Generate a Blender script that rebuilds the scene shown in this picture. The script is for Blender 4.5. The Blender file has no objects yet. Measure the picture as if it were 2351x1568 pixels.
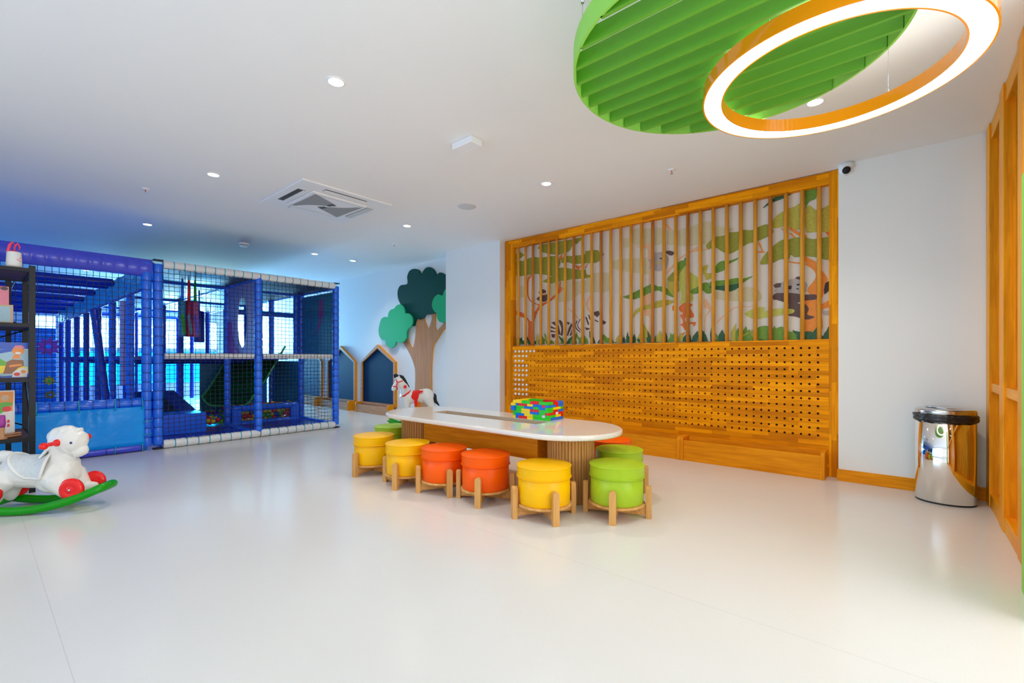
import bpy, math, random
from mathutils import Vector, Matrix, noise
from mathutils.geometry import tessellate_polygon
R = math.radians
PI = math.pi
random.seed(11)
SC = bpy.context.scene
COL = SC.collection

# ------------------------------------------------------------------ camera
cam_d = bpy.data.cameras.new('camera'); cam = bpy.data.objects.new('camera', cam_d); COL.objects.link(cam)
TH = R(40.5145)                       # heading of the view, measured from +X
cam.location = (0, 0, 1.16); cam.rotation_euler = (R(90), 0, TH - R(90))
cam_d.sensor_width = 36; cam_d.lens = 36 * 1061.06 / 2351
cam_d.shift_y = (821.9 - 784) / 2351
cam_d.clip_start = .02; cam_d.clip_end = 200
SC.camera = cam

# ------------------------------------------------------------------ view + light
vs = SC.view_settings
vs.view_transform = 'Standard'; vs.look = 'None'; vs.gamma = 1; vs.use_curve_mapping = False
vs.exposure = 0.34
try:
    SC.cycles.max_bounces = 9; SC.cycles.diffuse_bounces = 6; SC.cycles.glossy_bounces = 4
    SC.cycles.transparent_max_bounces = 16; SC.cycles.sample_clamp_indirect = 6
    SC.cycles.use_denoising = True; SC.cycles.caustics_reflective = False; SC.cycles.caustics_refractive = False
except Exception: pass

W = bpy.data.worlds.new('sky'); SC.world = W; W.use_nodes = True
nt = W.node_tree; nt.nodes.clear()
tc = nt.nodes.new('ShaderNodeTexCoord'); sp = nt.nodes.new('ShaderNodeSeparateXYZ'); nt.links.new(tc.outputs['Generated'], sp.inputs[0])
rm = nt.nodes.new('ShaderNodeValToRGB'); mr = nt.nodes.new('ShaderNodeMapRange')
mr.inputs[1].default_value = -.2; mr.inputs[2].default_value = .75
nt.links.new(sp.outputs['Y'], mr.inputs[0]); nt.links.new(mr.outputs[0], rm.inputs[0])
rm.color_ramp.elements[0].color = (1.0, .97, .93, 1); rm.color_ramp.elements[1].color = (.26, .60, 1.0, 1)
m2 = nt.nodes.new('ShaderNodeMapRange'); m2.inputs[1].default_value = .1; m2.inputs[2].default_value = .7
m2.inputs[3].default_value = .5; m2.inputs[4].default_value = 6
nt.links.new(sp.outputs['Y'], m2.inputs[0])
bg = nt.nodes.new('ShaderNodeBackground'); wo = nt.nodes.new('ShaderNodeOutputWorld')
nt.links.new(rm.outputs[0], bg.inputs[0]); nt.links.new(m2.outputs[0], bg.inputs[1]); nt.links.new(bg.outputs[0], wo.inputs[0])

def area(name, loc, rot, sx, sy, power, color=(1, 1, 1), shape='RECTANGLE', spread=180):
    l = bpy.data.lights.new(name, 'AREA'); l.shape = shape; l.size = sx; l.size_y = sy; l.energy = power; l.color = color
    l.spread = R(spread)
    o = bpy.data.objects.new(name, l); o.location = loc; o.rotation_euler = rot; COL.objects.link(o); return o
# daylight coming in through the glazed left and rear sides of the room (behind and beside the camera)
area('window_daylight', (-3.15, 1.5, 1.5), (0, R(-92), 0), 2.2, 7.0, 22, (1, .99, .97))
area('window_daylight', (2.6, -4.15, 1.5), (R(102), 0, 0), 5.8, 2.2, 165, (1, .97, .93))
area('window_daylight', (2.75, 17.55, 1.35), (R(-90), 0, 0), 2.2, 1.8, 300, (.30, .72, 1))
area('window_daylight', (4.65, 17.55, 1.35), (R(-90), 0, 0), 1.2, 1.8, 1000, (.60, 1, .95))
# unseen lamp and blue glazing, added to wash the left ceiling in blue
area('window_daylight', (-3.15, 10.9, 1.5), (0, R(-90), 0), 2.2, 7.6, 75, (.6, 1, 1))

# ------------------------------------------------------------------ materials
def mat(name, col, rough=.5, metal=0., var=0., scale=8., bump=0., bscale=60., coat=0., spec=.5, emis=None, es=0.):
    m = bpy.data.materials.new(name); m.use_nodes = True; n = m.node_tree; b = n.nodes['Principled BSDF']
    c = (*col, 1) if len(col) == 3 else col
    b.inputs['Base Color'].default_value = c; b.inputs['Roughness'].default_value = rough
    b.inputs['Metallic'].default_value = metal; b.inputs['Coat Weight'].default_value = coat
    b.inputs['Specular IOR Level'].default_value = spec
    t = n.nodes.new('ShaderNodeTexCoord')
    nz = n.nodes.new('ShaderNodeTexNoise'); nz.inputs['Scale'].default_value = scale; nz.inputs['Detail'].default_value = 4
    n.links.new(t.outputs['Object'], nz.inputs['Vector'])
    mx = n.nodes.new('ShaderNodeMixRGB'); mx.inputs[1].default_value = tuple(x * (1 - var) for x in c[:3]) + (1,)
    mx.inputs[2].default_value = tuple(min(1, x * (1 + var)) for x in c[:3]) + (1,)
    n.links.new(nz.outputs[0], mx.inputs[0]); n.links.new(mx.outputs[0], b.inputs['Base Color'])
    if bump:
        n2 = n.nodes.new('ShaderNodeTexNoise'); n2.inputs['Scale'].default_value = bscale; n2.inputs['Detail'].default_value = 3
        n.links.new(t.outputs['Object'], n2.inputs['Vector'])
        bp = n.nodes.new('ShaderNodeBump'); bp.inputs['Strength'].default_value = bump; bp.inputs['Distance'].default_value = .01
        n.links.new(n2.outputs[0], bp.inputs['Height']); n.links.new(bp.outputs[0], b.inputs['Normal'])
    if emis: b.inputs['Emission Color'].default_value = (*emis, 1); b.inputs['Emission Strength'].default_value = es
    return m

def wood(name, c1, c2, grain=(1, 1, 25), rough=.35, staves=None, planes='YZ', dark=.75):
    """grain stretched along an axis; staves=(length,height) gives finger jointed butcher block"""
    m = bpy.data.materials.new(name); m.use_nodes = True; n = m.node_tree; b = n.nodes['Principled BSDF']; L = n.links.new
    b.inputs['Roughness'].default_value = rough; b.inputs['Specular IOR Level'].default_value = .10
    t = n.nodes.new('ShaderNodeTexCoord'); mp = n.nodes.new('ShaderNodeMapping'); mp.inputs['Scale'].default_value = grain
    L(t.outputs['Object'], mp.inputs[0])
    nz = n.nodes.new('ShaderNodeTexNoise'); nz.inputs['Scale'].default_value = 3; nz.inputs['Detail'].default_value = 6; nz.inputs['Distortion'].default_value = .6
    L(mp.outputs[0], nz.inputs['Vector'])
    cr = n.nodes.new('ShaderNodeValToRGB'); cr.color_ramp.elements[0].position = .3; cr.color_ramp.elements[1].position = .7
    cr.color_ramp.elements[0].color = (*c1, 1); cr.color_ramp.elements[1].color = (*c2, 1)
    L(nz.outputs[0], cr.inputs[0]); out = cr.outputs[0]
    if staves:
        sx = n.nodes.new('ShaderNodeSeparateXYZ'); L(t.outputs['Object'], sx.inputs[0]); cb = n.nodes.new('ShaderNodeCombineXYZ')
        L(sx.outputs[planes[0]], cb.inputs[0]); L(sx.outputs[planes[1]], cb.inputs[1])
        br = n.nodes.new('ShaderNodeTexBrick'); br.offset = .37; br.offset_frequency = 2; br.squash = 1.35; br.squash_frequency = 3
        br.inputs['Scale'].default_value = 1; br.inputs['Brick Width'].default_value = staves[0]; br.inputs['Row Height'].default_value = staves[1]
        br.inputs['Mortar Size'].default_value = .0006; br.inputs['Mortar Smooth'].default_value = 0
        br.inputs['Color1'].default_value = (dark, dark * .8, dark * .6, 1); br.inputs['Color2'].default_value = (1.22, 1.22, 1.15, 1); br.inputs['Mortar'].default_value = (.55, .42, .3, 1)
        L(cb.outputs[0], br.inputs['Vector'])
        mu = n.nodes.new('ShaderNodeMixRGB'); mu.blend_type = 'MULTIPLY'; mu.inputs[0].default_value = 1
        L(out, mu.inputs[1]); L(br.outputs['Color'], mu.inputs[2]); out = mu.outputs[0]
    L(out, b.inputs['Base Color'])
    bp = n.nodes.new('ShaderNodeBump'); bp.inputs['Strength'].default_value = .06; bp.inputs['Distance'].default_value = .005
    L(nz.outputs[0], bp.inputs['Height']); L(bp.outputs[0], b.inputs['Normal'])
    return m

M = {}
M['wall'] = mat('wall_paint', (.84, .86, .86), .6, var=.015, scale=2)
M['ceil'] = mat('ceiling_paint', (.88, .88, .88), .7, var=.01, scale=2)
M['white'] = mat('white_plastic', (.85, .86, .88), .35)
M['white2'] = mat('grey_white_plastic', (.6, .62, .64), .4)
M['grey'] = mat('grey_mesh', (.3, .31, .32), .6)
M['dark'] = mat('dark_slot', (.06, .06, .055), .6)
M['black'] = mat('black_metal', (.012, .014, .018), .45, spec=.3)
OA, OB = (.72, .235, .005), (.92, .35, .010)
M['oakY'] = wood('oak_grain_along_wall', OA, OB, (14, 1, 14))
M['oakZ'] = wood('oak_grain_upright', OA, OB, (14, 14, 1))
M['oakX'] = wood('oak_grain_across', OA, OB, (1, 14, 14))
M['ashX'] = wood('stool_oak_across', (.54, .26, .07), (.72, .40, .14), (1, 14, 14))
M['ashZ'] = wood('stool_oak_upright', (.54, .26, .07), (.72, .40, .14), (14, 14, 1))
M['paleY'] = wood('beech_grain_along_wall', (.50, .25, .13), (.66, .36, .2), (14, 1, 14))
M['paleZ'] = wood('beech_grain_upright', (.46, .23, .11), (.60, .32, .17), (16, 16, 1))
M['blockY'] = wood('butcher_block', (.74, .25, .0), (.93, .37, .0), (10, 1.2, 16), .5, (.42, .043), 'YZ', .72)
M['blockZ'] = wood('butcher_block_upright', (.74, .25, .0), (.93, .37, .0), (16, 16, 1.2), .5, (.42, .043), 'ZY', .72)
M['dowel'] = wood('dowel_wood', (.70, .28, .02), (.88, .42, .06), (12, 12, 1), .35)
M['dowel2'] = wood('dowel_wood_dark', (.50, .17, .02), (.66, .26, .05), (12, 12, 1), .35)
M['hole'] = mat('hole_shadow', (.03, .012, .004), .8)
M['cream'] = mat('mural_paper', (.77, .72, .64), .6, var=.03, scale=5)
for k, c, v in [('p', (.66, .60, .38), .1), ('n', (.82, .50, .28), .15), ('o', (.33, .33, .03), .3), ('c', (.78, .18, .03), .25), ('r', (.88, .28, .03), .2),
                ('y', (.52, .46, .06), .35), ('k', (.12, .065, .06), .3), ('b', (.03, .025, .03), .2), ('w', (.78, .72, .66), .05), ('z', (.48, .43, .42), .2),
                ('g', (.03, .12, .05), .5), ('m', (.16, .32, .03), .4), ('l', (.55, .55, .10), .25)]:
    M['mu_' + k] = mat('mural_print_' + k, c, .6, var=v, scale=40)
M['stone'] = mat('table_quartz', (.72, .67, .60), .12, coat=.3)
M['slotwall'] = mat('slot_wall_stone', (.48, .38, .27), .4, var=.2, scale=200)
M['y'] = mat('yellow_leather', (.97, .52, .0), .36, spec=.25, bump=.05, bscale=220, var=.02)
M['o'] = mat('orange_leather', (1.0, .115, .0), .36, spec=.25, bump=.05, bscale=220, var=.02)
M['g'] = mat('green_leather', (.38, .57, .02), .36, spec=.3, bump=.05, bscale=220, var=.02)
M['chrome'] = mat('polished_steel', (.86, .85, .84), .05, metal=1)
M['steel'] = mat('brushed_steel', (.62, .63, .66), .2, metal=1)
M['bag'] = mat('black_bag', (.012, .012, .014), .3, bump=.9, bscale=30)
M['lime'] = mat('lime_paint', (.13, .40, .025), .5)
M['limeE'] = mat('lime_edge', (.28, .64, .08), .5)
M['orange'] = mat('orange_lacquer', (.95, .30, .004), .12, coat=.5)
M['ringlight'] = mat('ring_diffuser', (1, 1, 1), .4, emis=(1, .93, .80), es=8)
M['upglow'] = mat('ring_top_diffuser', (1, 1, 1), .4, emis=(1, .96, .92), es=3)  # glow added on top of the ring to brighten the ceiling
M['bulb'] = mat('downlight_lens', (1, 1, 1), .4, emis=(1, .93, .80), es=22)
M['blue'] = mat('blue_vinyl', (.012, .15, .86), .25, var=.1, scale=5, bump=.25, bscale=14)
M['violet'] = mat('violet_vinyl', (.06, .08, .68), .22, var=.12, scale=5, bump=.5, bscale=12)
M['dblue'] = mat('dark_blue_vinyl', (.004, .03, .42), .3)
M['navy'] = mat('navy_vinyl', (.008, .012, .25), .35)
M['wvinyl'] = mat('white_vinyl', (.74, .76, .78), .28, bump=.15, bscale=20)
M['cyan'] = mat('cyan_tie', (.02, .38, .52), .4)
M['tie'] = mat('blue_tie', (.01, .04, .35), .4)
M['sheet'] = mat('bright_blue_sheet', (.0, .30, 1.0), .28, spec=.3, var=.15, scale=4, bump=.9, bscale=7)
M['net'] = mat('black_netting', (.012, .02, .06), .7)
M['teal'] = mat('teal_sheet', (.02, .22, .36), .4)
M['slide'] = mat('dark_green_slide', (.006, .075, .015), .28)
M['slideE'] = mat('slide_edge', (.05, .35, .10), .3)
M['black_s'] = mat('black_soft', (.01, .01, .012), .5)
M['magenta'] = mat('magenta_panel', (.38, .04, .32), .4)
M['lav'] = mat('lavender_panel', (.35, .32, .60), .4)
M['red'] = mat('red_plastic', (.85, .006, .006), .22)
M['ballr'] = mat('red_ball', (.75, .01, .01), .25); M['bally'] = mat('yellow_ball', (.85, .55, .01), .25)
M['ballg'] = mat('green_ball', (.04, .50, .03), .25); M['ballb'] = mat('blue_ball', (.01, .08, .55), .25)
M['green'] = mat('green_plastic', (.0, .30, .0), .25, spec=.35)
M['horse'] = mat('white_moulded_plastic', (.80, .80, .77), .35)
M['ink'] = mat('blue_eye', (.03, .05, .2), .2)
M['boardb'] = mat('navy_chalkboard', (.002, .025, .085), .6, var=.2, scale=3, spec=.12)
M['tdark'] = mat('tree_dark_green', (.001, .055, .042), .5, spec=.12); M['tlight'] = mat('tree_light_green', (.01, .42, .16), .5, spec=.2)
M['walnut'] = wood('walnut_shelf', (.07, .035, .022), (.13, .07, .045), (1, 14, 14), .45)
M['floor'] = None

def glass_mat(name, tint, gloss=.12, net=0):
    m = bpy.data.materials.new(name); m.use_nodes = True; n = m.node_tree; n.nodes.clear(); L = n.links.new
    o = n.nodes.new('ShaderNodeOutputMaterial'); t = n.nodes.new('ShaderNodeBsdfTransparent'); t.inputs[0].default_value = (*tint, 1)
    g = n.nodes.new('ShaderNodeBsdfGlossy'); g.inputs['Roughness'].default_value = .03
    f = n.nodes.new('ShaderNodeFresnel'); f.inputs[0].default_value = 1.45
    x = n.nodes.new('ShaderNodeMixShader'); L(f.outputs[0], x.inputs[0]); L(t.outputs[0], x.inputs[1]); L(g.outputs[0], x.inputs[2])
    if net:
        d = n.nodes.new('ShaderNodeBsdfDiffuse'); d.inputs[0].default_value = (*[min(1, c * 1.0) for c in tint], 1)
        y = n.nodes.new('ShaderNodeMixShader'); y.inputs[0].default_value = net; L(x.outputs[0], y.inputs[1]); L(d.outputs[0], y.inputs[2]); x = y
    L(x.outputs[0], o.inputs[0]); return m
M['glass'] = glass_mat('window_glass', (.95, .98, 1))
M['tglass'] = glass_mat('tinted_blue_glass', (.06, .50, .80))
M['mesh'] = glass_mat('blue_mesh_cloth', (.10, .50, .80), net=.62)
M['lavmesh'] = glass_mat('lavender_sheet', (.50, .45, .70), net=.8)

def floor_mat():
    m = bpy.data.materials.new('floor_vinyl'); m.use_nodes = True; n = m.node_tree; b = n.nodes['Principled BSDF']; L = n.links.new
    b.inputs['Roughness'].default_value = .20; b.inputs['Specular IOR Level'].default_value = .5
    t = n.nodes.new('ShaderNodeTexCoord'); nz = n.nodes.new('ShaderNodeTexNoise'); nz.inputs['Scale'].default_value = 1.2; nz.inputs['Detail'].default_value = 6
    L(t.outputs['Object'], nz.inputs['Vector'])
    n3 = n.nodes.new('ShaderNodeTexNoise'); n3.inputs['Scale'].default_value = 160; n3.inputs['Detail'].default_value = 2; L(t.outputs['Object'], n3.inputs['Vector'])
    mx = n.nodes.new('ShaderNodeMixRGB'); mx.inputs[1].default_value = (.74, .72, .69, 1); mx.inputs[2].default_value = (.78, .76, .73, 1); L(nz.outputs[0], mx.inputs[0])
    m3 = n.nodes.new('ShaderNodeMixRGB'); m3.blend_type = 'MULTIPLY'; m3.inputs[0].default_value = .08; L(mx.outputs[0], m3.inputs[1]); L(n3.outputs[0], m3.inputs[2])
    sx = n.nodes.new('ShaderNodeSeparateXYZ'); L(t.outputs['Object'], sx.inputs[0])
    # welded seams every 2 m along Y
    a = n.nodes.new('ShaderNodeMath'); a.operation = 'SUBTRACT'; a.inputs[1].default_value = 2.24; L(sx.outputs['X'], a.inputs[0])
    p = n.nodes.new('ShaderNodeMath'); p.operation = 'PINGPONG'; p.inputs[1].default_value = 1.0; L(a.outputs[0], p.inputs[0])
    c = n.nodes.new('ShaderNodeMath'); c.operation = 'LESS_THAN'; c.inputs[1].default_value = .0016; L(p.outputs[0], c.inputs[0])
    q = n.nodes.new('ShaderNodeMath'); q.operation = 'MULTIPLY'; q.inputs[1].default_value = .35; L(c.outputs[0], q.inputs[0])
    m4 = n.nodes.new('ShaderNodeMixRGB'); m4.inputs[2].default_value = (.42, .40, .38, 1); L(q.outputs[0], m4.inputs[0]); L(m3.outputs[0], m4.inputs[1])
    L(m4.outputs[0], b.inputs['Base Color'])
    return m
M['floor'] = floor_mat()
_s = M['stone'].node_tree; _n = _s.nodes.new('ShaderNodeTexNoise'); _n.inputs['Scale'].default_value = 260; _n.inputs['Detail'].default_value = 1
_t = _s.nodes.new('ShaderNodeTexCoord'); _s.links.new(_t.outputs['Object'], _n.inputs['Vector'])
_r = _s.nodes.new('ShaderNodeValToRGB'); _r.color_ramp.elements[0].position = .30; _r.color_ramp.elements[0].color = (.55, .49, .42, 1); _r.color_ramp.elements[1].position = .42; _r.color_ramp.elements[1].color = (.75, .70, .63, 1)
_e = _r.color_ramp.elements.new(.72); _e.color = (.85, .82, .77, 1)
_s.links.new(_n.outputs[0], _r.inputs[0]); _s.links.new(_r.outputs[0], _s.nodes['Principled BSDF'].inputs['Base Color'])

# ------------------------------------------------------------------ mesh builder
class MB:
    def __init__(s): s.v = []; s.f = []; s.m = []; s.sm = []
    def add(s, vs, fs, mi=0, smooth=False):
        o = len(s.v); s.v += [tuple(p) for p in vs]
        for f in fs: s.f.append(tuple(i + o for i in f)); s.m.append(mi); s.sm.append(smooth)
        return s
    def box(s, x0, x1, y0, y1, z0, z1, mi=0):
        return s.add([(x0, y0, z0), (x1, y0, z0), (x1, y1, z0), (x0, y1, z0), (x0, y0, z1), (x1, y0, z1), (x1, y1, z1), (x0, y1, z1)],
                     [(0, 3, 2, 1), (4, 5, 6, 7), (0, 1, 5, 4), (1, 2, 6, 5), (2, 3, 7, 6), (3, 0, 4, 7)], mi)
    def tube(s, pts, rad, n=12, mi=0, caps=True, sx=1., sy=1.):
        """swept tube through pts; rad is a number or a list"""
        pts = [Vector(p) for p in pts]; N = len(pts); rr = rad if isinstance(rad, (list, tuple)) else [rad] * N
        vs = []; up = None
        for i, p in enumerate(pts):
            d = (pts[min(i + 1, N - 1)] - pts[max(i - 1, 0)]).normalized()
            if up is None:
                a = Vector((0, 0, 1)) if abs(d.z) < .9 else Vector((0, 1, 0)); u = d.cross(a).normalized()
            else: u = (up - d * up.dot(d)).normalized()
            up = u; w = d.cross(u)
            for k in range(n):
                t = 2 * PI * k / n; vs.append(p + (u * math.cos(t) * sx + w * math.sin(t) * sy) * rr[i])
        fs = [(i * n + k, i * n + (k + 1) % n, (i + 1) * n + (k + 1) % n, (i + 1) * n + k) for i in range(N - 1) for k in range(n)]
        s.add(vs, fs, mi, True)
        if caps: s.add(vs[:n], [tuple(range(n))[::-1]], mi); s.add(vs[-n:], [tuple(range(n))], mi)
        return s
    def lathe(s, prof, c=(0, 0, 0), n=40, mi=0, ax=1., ay=1., smooth=True, cap=True):
        vs = []
        for r, z in prof:
            for k in range(n): t = 2 * PI * k / n; vs.append((c[0] + r * math.cos(t) * ax, c[1] + r * math.sin(t) * ay, c[2] + z))
        fs = [(i * n + k, i * n + (k + 1) % n, (i + 1) * n + (k + 1) % n, (i + 1) * n + k) for i in range(len(prof) - 1) for k in range(n)]
        s.add(vs, fs, mi, smooth)
        if cap and prof[0] != prof[-1] and prof[0][0] > 1e-5: s.add(vs[:n], [tuple(range(n))[::-1]], mi)
        if cap and prof[0] != prof[-1] and prof[-1][0] > 1e-5: s.add(vs[-n:], [tuple(range(n))], mi)
        return s
    def sphere(s, c, r, n=16, mi=0, sc=(1, 1, 1)):
        h = n // 2; vs = []
        for i in range(h + 1):
            a = PI * i / h
            for k in range(n): t = 2 * PI * k / n; vs.append((c[0] + r * sc[0] * math.sin(a) * math.cos(t), c[1] + r * sc[1] * math.sin(a) * math.sin(t), c[2] + r * sc[2] * math.cos(a)))
        return s.add(vs, [(i * n + k, (i + 1) * n + k, (i + 1) * n + (k + 1) % n, i * n + (k + 1) % n) for i in range(h) for k in range(n)], mi, True)
    def prism(s, loops, a, b, axis='x', mi=0, mside=None):
        """loops: list of 2D loops (first = outline, others = holes); extruded from a to b along axis"""
        def P(p, t): return {'x': (t, p[0], p[1]), 'y': (p[0], t, p[1]), 'z': (p[0], p[1], t)}[axis]
        flat = [p for l in loops for p in l]
        tri = tessellate_polygon([[Vector((p[0], p[1], 0)) for p in l] for l in loops])
        s.add([P(p, a) for p in flat], [tuple(t)[::-1] for t in tri], mi)
        s.add([P(p, b) for p in flat], [tuple(t) for t in tri], mi)
        for l in loops:
            n = len(l)
            s.add([P(p, a) for p in l] + [P(p, b) for p in l], [(i, (i + 1) % n, n + (i + 1) % n, n + i) for i in range(n)], mi if mside is None else mside)
        return s
    def build(s, name, mats, parent=None, bevel=0, loc=None, rz=None, seg=2, recalc=True):
        me = bpy.data.meshes.new(name); me.from_pydata(s.v, [], s.f)
        for m in (mats if isinstance(mats, (list, tuple)) else [mats]): me.materials.append(m)
        me.polygons.foreach_set('material_index', s.m); me.polygons.foreach_set('use_smooth', s.sm); me.update()
        if recalc:
            import bmesh
            bm = bmesh.new(); bm.from_mesh(me)
            if len(bm.verts) < 60000: bmesh.ops.remove_doubles(bm, verts=bm.verts, dist=1e-5)
            bmesh.ops.recalc_face_normals(bm, faces=bm.faces); bm.to_mesh(me); bm.free()
        o = bpy.data.objects.new(name, me); COL.objects.link(o)
        if parent: o.parent = parent
        if loc: o.location = loc
        if rz is not None: o.rotation_euler = (0, 0, rz)
        if bevel:
            b = o.modifiers.new('bevel', 'BEVEL'); b.width = bevel; b.segments = seg; b.limit_method = 'ANGLE'; b.angle_limit = R(50)
        return o

def smooth2(p, k=4):
    out = []; n = len(p)
    for i in range(n):
        a, b, c, d = p[i - 1], p[i], p[(i + 1) % n], p[(i + 2) % n]
        for j in range(k):
            t = j / k; out.append(tuple(.5 * (2 * b[q] + (c[q] - a[q]) * t + (2 * a[q] - 5 * b[q] + 4 * c[q] - d[q]) * t * t + (3 * b[q] - a[q] - 3 * c[q] + d[q]) * t ** 3) for q in (0, 1)))
    return out
def tag(o, label, cat, group=None):
    o['label'] = label; o['category'] = cat
    if group: o['group'] = group
    return o
def thing(name, label, cat, loc=(0, 0, 0), rz=0, group=None):
    o = bpy.data.objects.new(name, None); o.empty_display_size = .1; COL.objects.link(o); o.location = loc; o.rotation_euler = (0, 0, rz)
    return tag(o, label, cat, group)
def struct(o): o['kind'] = 'structure'; return o
def dup(root, loc=None, rz=None, label=None, swap=None):
    """copy a thing with its parts and their sub-parts; swap maps materials"""
    def cp(o, par):
        c = o.copy(); COL.objects.link(c); c.parent = par
        if swap and c.type == 'MESH':
            for sl in c.material_slots:
                nm = swap.get(sl.material)
                if nm: sl.link = 'OBJECT'; sl.material = nm
        for ch in list(o.children): cp(ch, c)
        return c
    kids = list(root.children); r = root.copy(); COL.objects.link(r)
    for ch in kids: cp(ch, r)
    if loc is not None: r.location = loc
    if rz is not None: r.rotation_euler = (0, 0, rz)
    if label: r['label'] = label
    return r

# ------------------------------------------------------------------ room shell
H = 2.99; YE = 17.3
struct(MB().box(-3, 5.95, -4, YE + .2, -.1, 0).build('floor', M['floor']))
struct(MB().box(-3, 5.95, -4, YE + .2, H, H + .1).build('ceiling', M['ceil']))
struct(MB().box(5.60, 5.8, 6.0, YE, 0, H).build('wall_right_rear', M['wall']))
struct(MB().box(5.34, 5.8, 4.812, 6.07, 0, H).build('wall_column', M['wall']))
struct(MB().box(5.56, 5.8, .40, 4.90, 0, H).build('wall_niche', M['wall']))
struct(MB().box(5.352, 5.8, -.60, .495, 0, H).build('wall_right', M['wall']))
struct(MB().box(3.3, 5.8, -.75, -.59, 0, H).build('wall_front_right', M['wall']))
struct(MB().box(5.336, 5.352, -.50, .505, 0, .108).build('baseboard_right', M['oakY'], bevel=.002))
# far wall with its glazing
fw = MB()
fw.box(-3, 1.02, YE, YE + .2, 0, H).box(1.02, 1.52, YE, YE + .2, 0, 1.90).box(1.02, 1.52, YE, YE + .2, 2.33, H).box(1.52, 1.62, YE, YE + .2, 0, H)
fw.box(1.62, 5.3, YE, YE + .2, 0, .35).box(1.62, 5.3, YE, YE + .2, 2.35, H).box(5.3, 5.8, YE, YE + .2, 0, H)
struct(fw.build('wall_far', M['wall']))
def window(n, x0, x1, z0, z1, cols):
    f = MB(); t = .05
    f.box(x0, x1, YE, YE + .08, z0, z0 + t).box(x0, x1, YE, YE + .08, z1 - t, z1)
    for i in range(cols + 1):
        x = x0 + (x1 - x0 - t) * i / cols; f.box(x, x + t, YE, YE + .08, z0 + t, z1 - t)
    o = struct(f.build('window_%d' % n, M['white2']))
    MB().box(x0 + .01, x1 - .01, YE + .03, YE + .04, z0 + .01, z1 - .01).build('pane', M['tglass'] if n == 3 else M['glass'], o)
window(1, 1.02, 1.52, 1.90, 2.33, 1)
window(2, 1.62, 5.3, 1.40, 2.35, 5)
window(3, 1.62, 5.3, .35, 1.40, 5)
# left side and rear side: low wall, header and slim mullions, open glazing between
lw = MB().box(-3.1, -3, -4, YE + .2, 0, .3).box(-3.1, -3, -4, YE + .2, 2.7, H)
for y in (-4, -1.3, 1.4, 4.1, 6.8, 9.5, 12.2): lw.box(-3.1, -3, y, y + .12, .3, 2.7)
lw.box(-3.1, -3, 14.9, YE, .3, 2.7); lw_ = struct(lw.build('wall_left', M['wall']))
for y in (6.92, 9.62, 12.32): MB().box(-3.06, -3.05, y, y + 2.58, .3, 2.7).build('tinted_pane', M['tglass'], lw_)  # panes added out of view, they turn the lamp behind them blue
rw = MB().box(-3, 5.8, -4.1, -4, 0, .3).box(-3, 5.8, -4.1, -4, 2.7, H)
for x in (-3, -.1, 2.8, 5.7): rw.box(x, x + .1, -4.1, -4, .3, 2.7)
rw.box(5.6, 5.8, -4, -.75, 0, H); struct(rw.build('wall_rear', M['wall']))
# ------------------------------------------------------------------ oak framed partition on the right
yw = -.486
t = thing('oak_partition', 'tall oak framed partition with fluted lower panels along the right edge', 'partition', (0, 0, 0))
for i, (x0, x1) in enumerate([(5.15, 5.335), (4.456, 4.63), (3.76, 3.93)]):
    MB().box(x0, x1, -.588, yw, 0, H - .004).build('post', M['oakZ'], t, .004)
for (x0, x1) in ((4.63, 5.15), (3.93, 4.456), (3.44, 3.76)):
    MB().box(x0, x1, -.588, yw - .012, H - .13, H - .004).build('top_rail', M['oakX'], t, .003)
    MB().box(x0, x1, -.588, yw - .012, .90, .965).build('middle_rail', M['oakX'], t, .003)
    MB().box(x0, x1, -.588, yw - .006, .0, .105).build('bottom_rail', M['oakX'], t, .003)
    p = MB(); p.box(x0, x1, -.588, -.572, .105, .90); k = x0 + .012
    while k < x1 - .02: p.box(k, k + .018, -.572, -.562, .105, .90); k += .030
    p.build('fluted_panel', M['oakZ'], t)
    MB().box(x0, x1, -.588, -.570, .965, H - .13).build('upper_panel', M['oakZ'], t)
    MB().box(x0 + .03, x1 - .03, -.556, -.550, .975, H - .14).build('glazing', M['glass'], t)
    f = MB(); f.box(x0, x0 + .025, -.570, -.54, .965, H - .13).box(x1 - .025, x1, -.570, -.54, .965, H - .13); f.build('glazing_bead', M['oakZ'], t)
g = MB(); g.box(3.0, 3.396, -.49, -.433, .0, 2.07)
tag(g.build('green_panel', M['limeE'], bevel=.006), 'lime green rounded upright panel cut off by the right edge of view', 'panel')

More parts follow.
